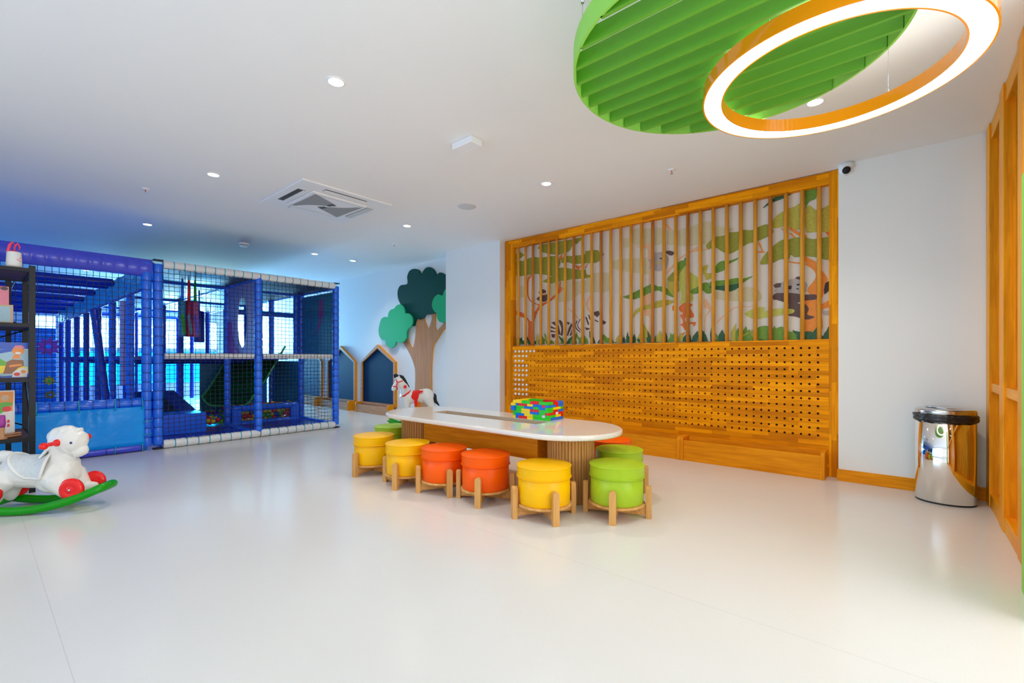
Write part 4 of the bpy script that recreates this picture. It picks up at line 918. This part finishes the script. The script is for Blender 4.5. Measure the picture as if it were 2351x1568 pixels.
picbox('game_box', 'large board game box with a beach picture and yellow lettering on the third shelf', -.05, .325, Z2, .305, 5.86, [PB['wht'],
    (PB['sky'], [(.0, .0), (1, 0), (1, .80), (0, .80)]), (PB['blue'], [(0, .78), (1, .82), (1, 1), (0, 1)]), (PB['blue'], [(.48, .66), (.78, .76), (.80, .84), (.5, .78)]),
    (PB['grn'], [(.3, .45), (.45, .5), (.52, .58), (.6, .5), (.72, .4), (.72, .3), (.3, .3)]), (PB['yel'], [(0, .12), (1, .14), (1, .30), (.8, .36), (.5, .34), (.2, .36), (0, .30)]),
    (PB['blue'], [(0, 0), (1, 0), (1, .10), (.6, .05), (.3, .10), (0, .12)]), (PB['org'], ell(.84, .76, .10, .12)), (PB['pnk'], [(.76, .84), (.80, .92), (.90, .92), (.95, .84)]), (PB['wht'], ell(.84, .70, .05, .035)),
    (PB['brn'], [(.62, .2), (.66, .45), (.74, .52), (.92, .5), (.93, .34), (.84, .28), (.74, .12), (.6, .12)]), (PB['org'], [(.70, .30), (.90, .34), (.90, .40), (.70, .36)]), (PB['org'], [(.74, .54), (.88, .54), (.85, .66), (.76, .64)]),
    (PB['wht'], [(.74, .02), (.98, .02), (.99, .30), (.86, .26), (.76, .16)]), (PB['red'], ell(.82, .1, .05, .05)), (PB['org'], ell(.92, .17, .04, .05))]
    + [(PB['yel'], [(.06 + k * .085, .87 + (k % 2) * .015), (.12 + k * .085, .87 + (k % 2) * .015), (.13 + k * .085, .95), (.07 + k * .085, .95)]) for k in range(6)])
o = MB().lathe([(0, 0), (.05, 0), (.06, .015), (.055, .035), (.02, .045), (0, .045)], n=20).build('toy_dish', M['red'], loc=(.10, 5.79, Z2)); tag(o, 'red rounded toy lying in front of the board game box', 'toy')
Z1 = .479
picbox('puzzle_box', 'colourful puzzle box with red lettering on the lowest visible shelf', -.02, .248, Z1, .40, 5.93, [PB['wht'],
    (PB['org'], [(0, .5), (.95, .55), (.97, .97), (0, .97)]), (PB['grn'], ell(.45, .62, .35, .16)), (PB['yel'], ell(.3, .85, .2, .08)), (PB['tan'], ell(.78, .84, .09, .07)), (PB['dk'], ell(.6, .88, .08, .06)), (PB['red'], ell(.82, .6, .1, .06)), (PB['grn'], ell(.8, .7, .16, .05)), (PB['blue'], ell(.3, .42, .1, .06))]
    + [(PB['red'], [(.52 + (k % 4) * .1, .30 - (k // 4) * .09), (.585 + (k % 4) * .1, .30 - (k // 4) * .09), (.585 + (k % 4) * .1, .36 - (k // 4) * .09), (.54 + (k % 4) * .1, .365 - (k // 4) * .09)]) for k in range(8)])
for k in range(4):
    o = MB().tube([(0, 0, 0), (.14, .10, 0)], .009, 10).build('wooden_stick', M['paleY'], loc=(.14, 5.77 + (k % 2) * .022, Z1 + .012 + (k // 2) * .018)); tag(o, ['front lower', 'rear lower', 'front upper', 'rear upper'][k] + ' wooden toy stick in the small pile beside the puzzle box', 'stick', 'wooden sticks on the shelf')
t = thing('wooden_doll', 'wooden figure with a magenta top at the left edge of the low shelf', 'toy', (.165, 5.76, Z1))
MB().lathe([(0, 0), (.034, 0), (.034, .012), (.018, .02), (.02, .09), (.016, .16), (0, .17)], n=18).build('body', M['paleZ'], t)
MB().lathe([(.021, .10), (.026, .13), (.022, .20), (.0, .205)], n=18).build('top', M['magenta'], t)
Z3 = 1.459
picbox('picture_book', 'red and pink picture book standing high on the second shelf', .03, .215, Z3 + .165, .16, 5.97, [PB['pnk'], (PB['red'], [(0, .7), (.7, .7), (.75, 1), (0, 1)]), (PB['dk'], [(.1, .3), (.5, .35), (.45, .42), (.1, .4)]), (PB['wht'], ell(.3, .55, .12, .06)), (PB['dk'], ell(.85, .88, .12, .1))], 'book')
picbox('story_box', 'tan and grey toy box under the red picture book on the second shelf', .0, .24, Z3, .165, 5.95, [PB['tan'], (PB['wht'], [(0, 0), (.4, 0), (.3, .9), (0, .9)]), (PB['grn'], ell(.45, .65, .07, .12)), (PB['sky'], [(.65, .1), (.92, .1), (.92, .9), (.65, .9)])])
# ------------------------------------------------------------------ soft play frame
FY = 7.255                                    # centre line of the front posts
ps = thing('soft_play_frame', 'two storey blue padded soft play frame with netting, slide and white bars', 'play structure', (0, 0, 0))
def padded(name, a, b, r, mt, tie, step=.118, n=14, parent=None, tw=.006, flat=1.):
    A, B = Vector(a), Vector(b); L_ = (B - A).length; d = (B - A) / L_; k = max(1, round(L_ / step)); st = L_ / k
    m = MB(); pts, rr, mi = [], [], []
    for i in range(k):
        s0 = i * st
        for q, f in ((tw, .93), (.02, .99), (st * .5, 1.0), (st - .02, .99), (st - tw, .93)): pts.append(A + d * (s0 + q)); rr.append(r * f)
    N = len(pts); up = Vector((0, 1, 0)) if abs(d.y) < .9 else Vector((0, 0, 1)); u = d.cross(up).normalized(); w = d.cross(u); vs = []
    for p, q in zip(pts, rr):
        for j in range(n): t_ = 2 * PI * j / n; vs.append(p + u * math.cos(t_) * q + w * math.sin(t_) * q * flat)
    for i in range(N - 1):
        m.add([vs[i * n + j] for j in range(n)] + [vs[(i + 1) * n + j] for j in range(n)], [(j, (j + 1) % n, n + (j + 1) % n, n + j) for j in range(n)], 1 if i % 5 == 4 else 0, True)
    m.add(vs[:n], [tuple(range(n))], 0); m.add(vs[-n:], [tuple(range(n))], 0)
    return m.build(name, [mt, tie], parent or ps)
V_, T_ = M['blue'], M['tie']
# front posts and bars (blue frame, white horizontals with cyan ties)
for x in (1.545, 2.745, 3.955): padded('post', (x, FY, .05), (x, FY, 2.36), .054, V_, T_)
for x0, x1 in ((1.59, 2.76), (2.76, 3.93)):
    padded('bottom_bar', (x0, FY - .008, .056), (x1, FY - .008, .056), .055, M['wvinyl'], M['cyan'], .13)
    padded('top_bar', (x0, FY - .008, 2.358), (x1, FY - .008, 2.358), .055, M['wvinyl'], M['cyan'], .115)
for x0, x1 in ((1.61, 2.69), (2.80, 3.90)): padded('middle_bar', (x0, FY + .01, 1.185), (x1, FY + .01, 1.185), .040, M['wvinyl'], M['white2'], .3)
for x in (1.545, 3.955):
    for z in (.01, 2.405): MB().box(x - .05, x + .05, FY - .045, FY + .045, z - .008, z + .006).build('end_cap', M['black'], ps)
# violet/blue left frame
padded('post', (1.43, FY, .05), (1.43, FY, 2.36), .054, V_, T_)
padded('post', (-.75, FY, .05), (-.75, FY, 2.36), .054, V_, T_)
m = MB(); k = 19
for i in range(k):
    x0, x1 = -.75 + i * 2.232 / k, -.75 + (i + 1) * 2.232 / k; g_ = .004; n = 10
    pr = [(FY - .058 * math.sin(PI * j / n) ** .6 * (1 if j <= n else 1), 2.185 + .215 * j / n) for j in range(n + 1)]
    for q, (xa, xb, f0, f1) in enumerate(((x0, x0 + g_ * 3, .90, 1), (x0 + g_ * 3, x1 - g_ * 3, 1, 1), (x1 - g_ * 3, x1, 1, .90))):
        vs = [(xa, FY - (FY - y) * f0, z) for y, z in pr] + [(xb, FY - (FY - y) * f1, z) for y, z in pr]
        m.add(vs, [(j, j + 1, n + 2 + j, n + 1 + j) for j in range(n)], 0, True)
m.add([(-.75, FY, 2.185), (1.48, FY, 2.185), (1.48, FY + .05, 2.185), (-.75, FY + .05, 2.185), (-.75, FY, 2.40), (1.48, FY, 2.40), (1.48, FY + .05, 2.40), (-.75, FY + .05, 2.40)], [(0, 1, 2, 3), (4, 5, 6, 7), (3, 2, 6, 7), (1, 2, 6, 5)])
m.build('padded_top_band', M['violet'], ps, recalc=True)
padded('bottom_bar', (-.75, FY, .055), (1.40, FY, .055), .052, M['violet'], M['tie'], .36)
padded('upper_rail', (-.75, FY + .02, .60), (1.40, FY + .02, .60), .066, V_, T_, .118)
m = MB(); n1, n2 = 90, 10; vs = []
for i in range(n1 + 1):
    x = -.72 + 2.12 * i / n1
    for j in range(n2 + 1):
        z = .085 + .475 * j / n2; fold = .010 * math.sin(x * 23 + math.sin(x * 7) * 2) * (j / n2) ** 2 + .006 * noise.noise(Vector((x * 5, z * 4, 0)))
        vs.append((x, FY - .050 + fold, z))
m.add(vs, [(i * (n2 + 1) + j, (i + 1) * (n2 + 1) + j, (i + 1) * (n2 + 1) + j + 1, i * (n2 + 1) + j + 1) for i in range(n1) for j in range(n2)], 0, True)
o = m.build('vinyl_panel', M['sheet'], ps, recalc=False); so = o.modifiers.new('thick', 'SOLIDIFY'); so.thickness = .004
for x in (.15, .46, .80, 1.12, 1.38):
    MB().tube([(x, FY - .058, .53), (x, FY - .062, .60), (x, FY - .03, .67)], .006, 6).build('lacing', M['cyan'], ps)
    MB().tube([(x, FY - .058, .10), (x, FY - .058, .05), (x, FY - .04, .01)], .006, 6).build('lacing', M['cyan'], ps)
for z in (.2, .36): MB().tube([(1.385, FY - .058, z), (1.44, FY - .060, z + .012), (1.482, FY - .03, z + .014)], .006, 6).build('lacing', M['cyan'], ps)
MB().tube([(.36, FY + .03, 2.19), (.30, 8.3, 1.95)], .006, 6).build('strap', M['black_s'], ps)

# inner lattice
YS = [8.5, 9.8, 11.1, 12.4, 13.7, 15.0, 16.3]
for x in (1.49, 2.74, 3.955):
    for i, y in enumerate(YS):
        if x == 2.74 and i in (1,): continue
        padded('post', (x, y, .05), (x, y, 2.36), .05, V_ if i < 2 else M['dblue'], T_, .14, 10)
for i, y in enumerate(YS):
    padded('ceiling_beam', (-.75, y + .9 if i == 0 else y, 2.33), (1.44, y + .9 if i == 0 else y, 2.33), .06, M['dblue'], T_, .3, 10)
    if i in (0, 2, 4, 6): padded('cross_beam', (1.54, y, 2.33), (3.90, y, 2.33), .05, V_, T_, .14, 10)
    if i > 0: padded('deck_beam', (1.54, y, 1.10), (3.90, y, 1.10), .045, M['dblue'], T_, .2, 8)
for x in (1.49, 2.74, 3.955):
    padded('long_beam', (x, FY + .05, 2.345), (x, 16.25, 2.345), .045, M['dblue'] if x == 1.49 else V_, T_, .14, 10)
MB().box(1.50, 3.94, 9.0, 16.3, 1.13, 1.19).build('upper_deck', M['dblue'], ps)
for x in (2.74, 3.955): padded('base_bar', (x, FY + .05, .05), (x, 8.46, .05), .045, V_, M['cyan'], .3, 10)
padded('window_rail', (2.79, 8.5, 1.93), (3.91, 8.5, 1.93), .045, V_, T_, .14, 10)
padded('inner_post', (3.86, 8.5, 1.2), (3.86, 8.5, 2.3), .045, V_, T_, .14, 10)
# mesh ceiling over the white framed bays and light blue valance on the left bay
mc = MB()
def sag(x0, x1, y0, y1, z, s_):
    n = 10; vs = [(x0 + (x1 - x0) * i / n, y0 + (y1 - y0) * j / n, z - s_ * math.sin(PI * i / n) * math.sin(PI * j / n)) for i in range(n + 1) for j in range(n + 1)]
    mc.add(vs, [(i * (n + 1) + j, (i + 1) * (n + 1) + j, (i + 1) * (n + 1) + j + 1, i * (n + 1) + j + 1) for i in range(n) for j in range(n)], 0, True)
for x0, x1 in ((1.56, 2.72), (2.77, 3.94)):
    sag(x0, x1, FY, 8.5, 2.32, .035); sag(x0, x1, 8.5, 11.1, 2.32, .05); sag(x0, x1, 11.1, 13.7, 2.32, .05)
mc.build('mesh_roof', mat('dark_mesh_roof', (.03, .055, .085), .45, bump=.8, bscale=90), ps, recalc=False)
m = MB(); n1 = 110; vs = []
for i in range(n1 + 1):
    y = FY + .06 + (16.3 - FY - .06) * i / n1
    for j in range(7): vs.append((1.44 + .012 * math.sin(y * 11 + j), y, 2.05 + .32 * j / 6 + .008 * math.sin(y * 7)))
m.add(vs, [(i * 7 + j, i * 7 + 7 + j, i * 7 + 8 + j, i * 7 + 1 + j) for i in range(n1) for j in range(6)], 0, True)
m.build('mesh_valance', M['mesh'], ps, recalc=False)
padded('valance_bar', (1.45, FY + .3, 2.05), (1.45, 16.25, 2.05), .022, M['dblue'], M['wvinyl'], .22, 8)  # white tie rings stand in for bits of highlight along the bar
MB().box(-.9, 5.1, 16.62, 16.66, 1.95 - .6, 1.96 - .6).build('back_cord', M['tie'], ps)

# netting: thin knotted strands
def net(name, P0_, U_, V2, w, h, cell=.057, r=.0028, wob=.004):
    m = MB(); P0_, U_, V2 = Vector(P0_), Vector(U_), Vector(V2); Nn = U_.cross(V2).normalized(); s_ = MB()
    nu, nv = round(w / cell), round(h / cell); seg = 10
    def pt(a, b): q = noise.noise(Vector((a * 2.3, b * 2.3, P0_.x))) * wob * 3; return P0_ + U_ * (a + q) + V2 * (b + q * .7) + Nn * noise.noise(Vector((a, b, 5))) * .012
    for i in range(nu + 1):
        a = w * i / nu; m.tube([pt(a, h * k / seg) for k in range(seg + 1)], r, 4, caps=False)
    for j in range(nv + 1):
        b = h * j / nv; m.tube([pt(w * k / seg, b) for k in range(seg + 1)], r, 4, caps=False)
    return m.build(name, M['net'], ps, recalc=False)
X1, Z1_ = (1, 0, 0), (0, 0, 1)
net('netting', (-.2, FY + .045, .66), X1, Z1_, 1.59, 1.53)
net('netting', (1.60, FY - .03, .10), X1, Z1_, 1.10, 2.21)
net('netting', (2.79, FY - .03, .10), X1, Z1_, 1.12, 2.21)
net('netting', (3.97, FY + .06, .10), (0, 1, 0), Z1_, 1.19, 1.05, r=.0025)
net('netting', (2.80, 16.2, .3), X1, Z1_, 1.1, 1.9, .08)
net('netting', (-.6, 16.2, .1), X1, Z1_, 2.0, 1.85, .09)
net('netting', (2.80, 10.4, 1.2), X1, Z1_, 1.1, 1.1, .06)

# play fittings
MB().box(3.965, 3.975, FY + .06, 8.46, 1.22, 2.27).build('side_panel', M['teal'], ps)['label'] = 'teal side panel with a red lightning streak'
m = MB(); m.prism([[(7.72, 2.18), (7.82, 2.18), (7.85, 1.86), (7.80, 1.86), (7.96, 1.55), (7.74, 1.80), (7.78, 1.84), (7.70, 1.88)]], 3.958, 3.964, 'x'); m.build('red_streak', M['magenta'], ps)
el = lambda cy, cz, ry, rz_, n=40: [(cy + ry * math.cos(2 * PI * k / n), cz + rz_ * math.sin(2 * PI * k / n)) for k in range(n)]
hole = el(7.86, 1.72, .20, .40)
MB().prism([[(FY + .06, 1.22), (8.46, 1.22), (8.46, 2.30), (FY + .06, 2.30)], hole], 2.733, 2.747, 'x').build('crawl_panel', M['lav'], ps, .003)['label'] = 'lavender panel with an oval crawl hole'
m = MB(); m.prism([[(8.08, 1.225), (8.455, 1.225), (8.455, 1.75), (8.30, 1.75), (8.24, 1.5), (8.14, 1.34), (7.95, 1.24)]], 2.722, 2.7325, 'x'); m.build('crawl_panel_corner', M['magenta'], ps)
# hanging punch bags
for dx, mt, sm_ in ((-.085, M['teal'], M['blue']), (0, mat('maroon_bag', (.28, .005, .06), .35), M['red']), (.085, mat('pink_bag', (.45, .10, .28), .4), M['green'])):
    b_ = thing('punch_bag', {-.085: 'teal hanging punch bag, left of the three bags on red straps', 0: 'dark red hanging punch bag, middle of the three in the play frame', .085: 'pink hanging punch bag, right of the three bags in the play frame'}[dx], 'punch bag', (2.06 + dx, 7.95 + dx * .3, 1.47), 0, 'punch bags in the play frame')
    MB().lathe([(0, 0), (.038, 0), (.042, .01), (.042, .50), (.035, .515), (0, .52)], n=24).build('bag', mt, b_)
    MB().tube([(0, 0, .51), (0, 0, .68), (0, 0, .86)], [.020, .018, .012], 10).build('hanging_strap', sm_, b_)
    MB().prism([[(-.03, .3), (.0, .34), (.035, .0 + .06), (.005, .02)]], -.0445, -.040, 'y').build('coloured_stripe', {-.085: M['green'], 0: M['teal'], .085: M['violet']}[dx], b_)
b_ = thing('punch_bag', 'plain dark blue hanging punch bag left of the lavender panel', 'punch bag', (2.45, 8.9, 1.42), 0, 'punch bags in the play frame')
MB().lathe([(0, 0), (.07, 0), (.075, .01), (.075, .50), (.06, .515), (0, .52)], n=24).build('bag', M['navy'], b_); MB().tube([(0, 0, .51), (0, 0, .86)], .012, 8).build('hanging_strap', M['tie'], b_)
# floor mats, step block, ramp
MB().box(1.60, 3.92, FY + .05, 8.48, .002, .055).build('floor_mat', M['dblue'], ps, .01)
MB().box(-.7, 1.45, FY + .06, 16.3, .002, .055).build('floor_mat', M['sheet'], ps, .01)
MB().box(1.60, 2.29, 7.96, 8.46, .056, .35).build('step_block', V_, ps, .015)
m = MB(); m.prism([[(8.47, .06), (9.7, .06), (9.7, .60), (8.47, .35)]], 1.62, 1.86, 'x').prism([[(8.47, .06), (9.7, .06), (9.7, .60), (8.47, .35)]], 1.861, 2.06, 'x', 1).prism([[(8.47, .06), (9.7, .06), (9.7, .60), (8.47, .35)]], 2.061, 2.29, 'x'); m.build('ramp', [M['navy'], M['black_s']], ps)
# ball pit window frame at the foot
padded('pit_rail', (2.80, 8.5, .31), (3.90, 8.5, .31), .052, V_, T_, .14, 10); padded('pit_rail', (2.80, 8.5, .05), (3.90, 8.5, .05), .05, V_, T_, .14, 10)
MB().box(2.80, 2.94, 8.46, 8.54, .05, .33).build('pit_cushion', V_, ps, .01); MB().box(3.76, 3.90, 8.46, 8.54, .05, .33).build('pit_cushion', V_, ps, .01)
MB().box(2.94, 3.76, 8.515, 8.52, .09, .27).build('pit_window', M['glass'], ps)
# slide: broad wavy chute coming down towards the front left
m = MB(); n1, n2 = 64, 18; D_ = Vector((-.72, -.69, 0)).normalized(); E_ = Vector((-D_.y, D_.x, 0)); vs = []
def sp_(a, b):
    c = Vector((3.70, 9.72, 0)) + D_ * (1.13 * a) + E_ * ((b - .5) * (.98 - .12 * a)); e = abs(2 * b - 1)
    fl = max(0, a - .78) / .22
    c.z = .30 + .92 * (1 - a) ** 1.1 + .030 * math.sin(a * 4 * 2 * PI) * (1 - e ** 2) + .17 * e ** 6 + .03 * fl; return c
for i in range(n1 + 1):
    for j in range(n2 + 1): vs.append(sp_(i / n1, j / n2))
m.add(vs, [(i * (n2 + 1) + j, (i + 1) * (n2 + 1) + j, (i + 1) * (n2 + 1) + j + 1, i * (n2 + 1) + j + 1) for i in range(n1) for j in range(n2)], 0, True)
o = m.build('slide', M['slide'], ps, recalc=False); so = o.modifiers.new('thick', 'SOLIDIFY'); so.thickness = .02
m = MB()
for b_ in (0, 1): m.tube([sp_(i / 40, b_) for i in range(41)], .018, 8)
m.tube([sp_(1, j / 16) for j in range(17)], .02, 8); m.build('slide_rim', M['slideE'], ps)
MB().box(2.75, 3.93, 9.95, 9.97, .06, 1.12).build('pit_back_panel', M['teal'], ps)
MB().box(3.985, 3.992, 8.56, 9.95, .08, 1.10).build('lower_side_panel', M['teal'], ps)
# wall of soft blocks at the back of the left bay with flower decals
m = MB()
for i in range(12): m.box(-.7, 1.40, 16.35, 16.42, .06 + i * .155, .20 + i * .155)
m.build('back_cushion_wall', M['sheet'], ps, .02)
def flower(y, x, z, r_, np_, mt, mc_, lb):
    pts = []
    for k in range(np_ * 2): a = PI * k / np_; q = r_ if k % 2 == 0 else r_ * .62; pts.append((x + q * math.cos(a), z + q * math.sin(a)))
    m = MB(); m.prism([pts], y - .02, y, 'y', 0); m.prism([el(x, z, r_ * .2, r_ * .2, 16)], y - .028, y - .0201, 'y', 1); m.build('flower_decal', [mt, mc_], ps)['label'] = lb
flower(16.1, 1.235, 1.44, .25, 9, M['magenta'], M['sheet'], 'red flower shape in the left bay')
flower(16.1, 1.25, .60, .13, 8, M['bally'], M['ballg'], 'yellow green flower shape in the left bay')
flower(16.1, 1.27, .25, .12, 8, mat('amber_decal', (.55, .25, .01), .5), M['sheet'], 'amber flower shape low in the left bay')
for a_, b_ in (((1.20, 9.3, 1.9), (1.32, 8.9, .2)),): padded('leaning_roller', a_, b_, .05, M['dblue'], T_, .2, 10)
padded('hanging_roller', (1.47, 8.75, .75), (1.47, 8.75, 2.0), .062, M['lav'], M['teal'], .3, 12)
# balls in the pit
bm_ = MB().sphere((0, 0, 0), .037, 14); balls = {}
BL = [('red', M['ballr']), ('yellow', M['bally']), ('green', M['ballg']), ('blue', M['ballb'])]; cnt = 0; RW = ['front', 'second', 'third', 'fourth', 'fifth', 'sixth', 'seventh', 'eighth', 'ninth', 'tenth', 'eleventh', 'twelfth', 'thirteenth', 'fourteenth', 'fifteenth', 'sixteenth', 'seventeenth', 'eighteenth', 'nineteenth', 'twentieth', 'rearmost']
def ball(x, y, z, zone):
    global cnt
    cn, mt = random.choices(BL, [3, 4, 2, 2])[0]
    if cn not in balls: o = balls[cn] = bm_.build('pit_ball', mt)
    else: o = balls[cn].copy(); COL.objects.link(o)
    o.location = (x, y, z); cnt += 1
    tag(o, '%s plastic ball %s' % (cn, zone), 'ball', 'balls in the ball pit')
for k in range(3):
    for i in range(11): ball(2.985 + i * .0745 + (k % 2) * .035, 8.565 + random.uniform(-.004, .004), .10 + k * .066, ('in the %s row behind the pit window' % ['bottom', 'middle', 'top'][k]))
random.seed(3)
y = 8.62; row = 0
while y < 8.99:
    x = 2.83 + (row % 2) * .038
    while x < 3.88: ball(x, y, .30 + random.uniform(-.012, .03), 'in the %s row of the heap right of the slide foot' % RW[row]); x += .0765
    y += .067; row += 1
y = 8.62; row = 0
while y < 9.95:
    x = 2.34 + (row % 2) * .038
    while x < 2.72:
        if not (8.85 < y and x > 2.50): ball(x, y, .12 + (y - 8.62) * .16 + (0 if x > 2.4 else .02) + random.uniform(0, .03), 'in the %s row of the heap between ramp and slide' % RW[row])
        x += .0765
    y += .067; row += 1
rest = MB()
for i in range(700):
    x, yy = random.uniform(2.35, 3.88), random.uniform(8.62, 9.9)
    top = .22 if x > 2.8 and yy < 9.0 else .05 + (yy - 8.62) * .13
    z = random.uniform(.1, max(.11, top)); rest.sphere((x, yy, z), .037, 6, random.randrange(4))
o = rest.build('ball_layer', [b[1] for b in BL], None, recalc=False); tag(o, 'mass of coloured balls underneath the top layer of the ball pit', 'balls'); o['kind'] = 'stuff'
print('balls', cnt)
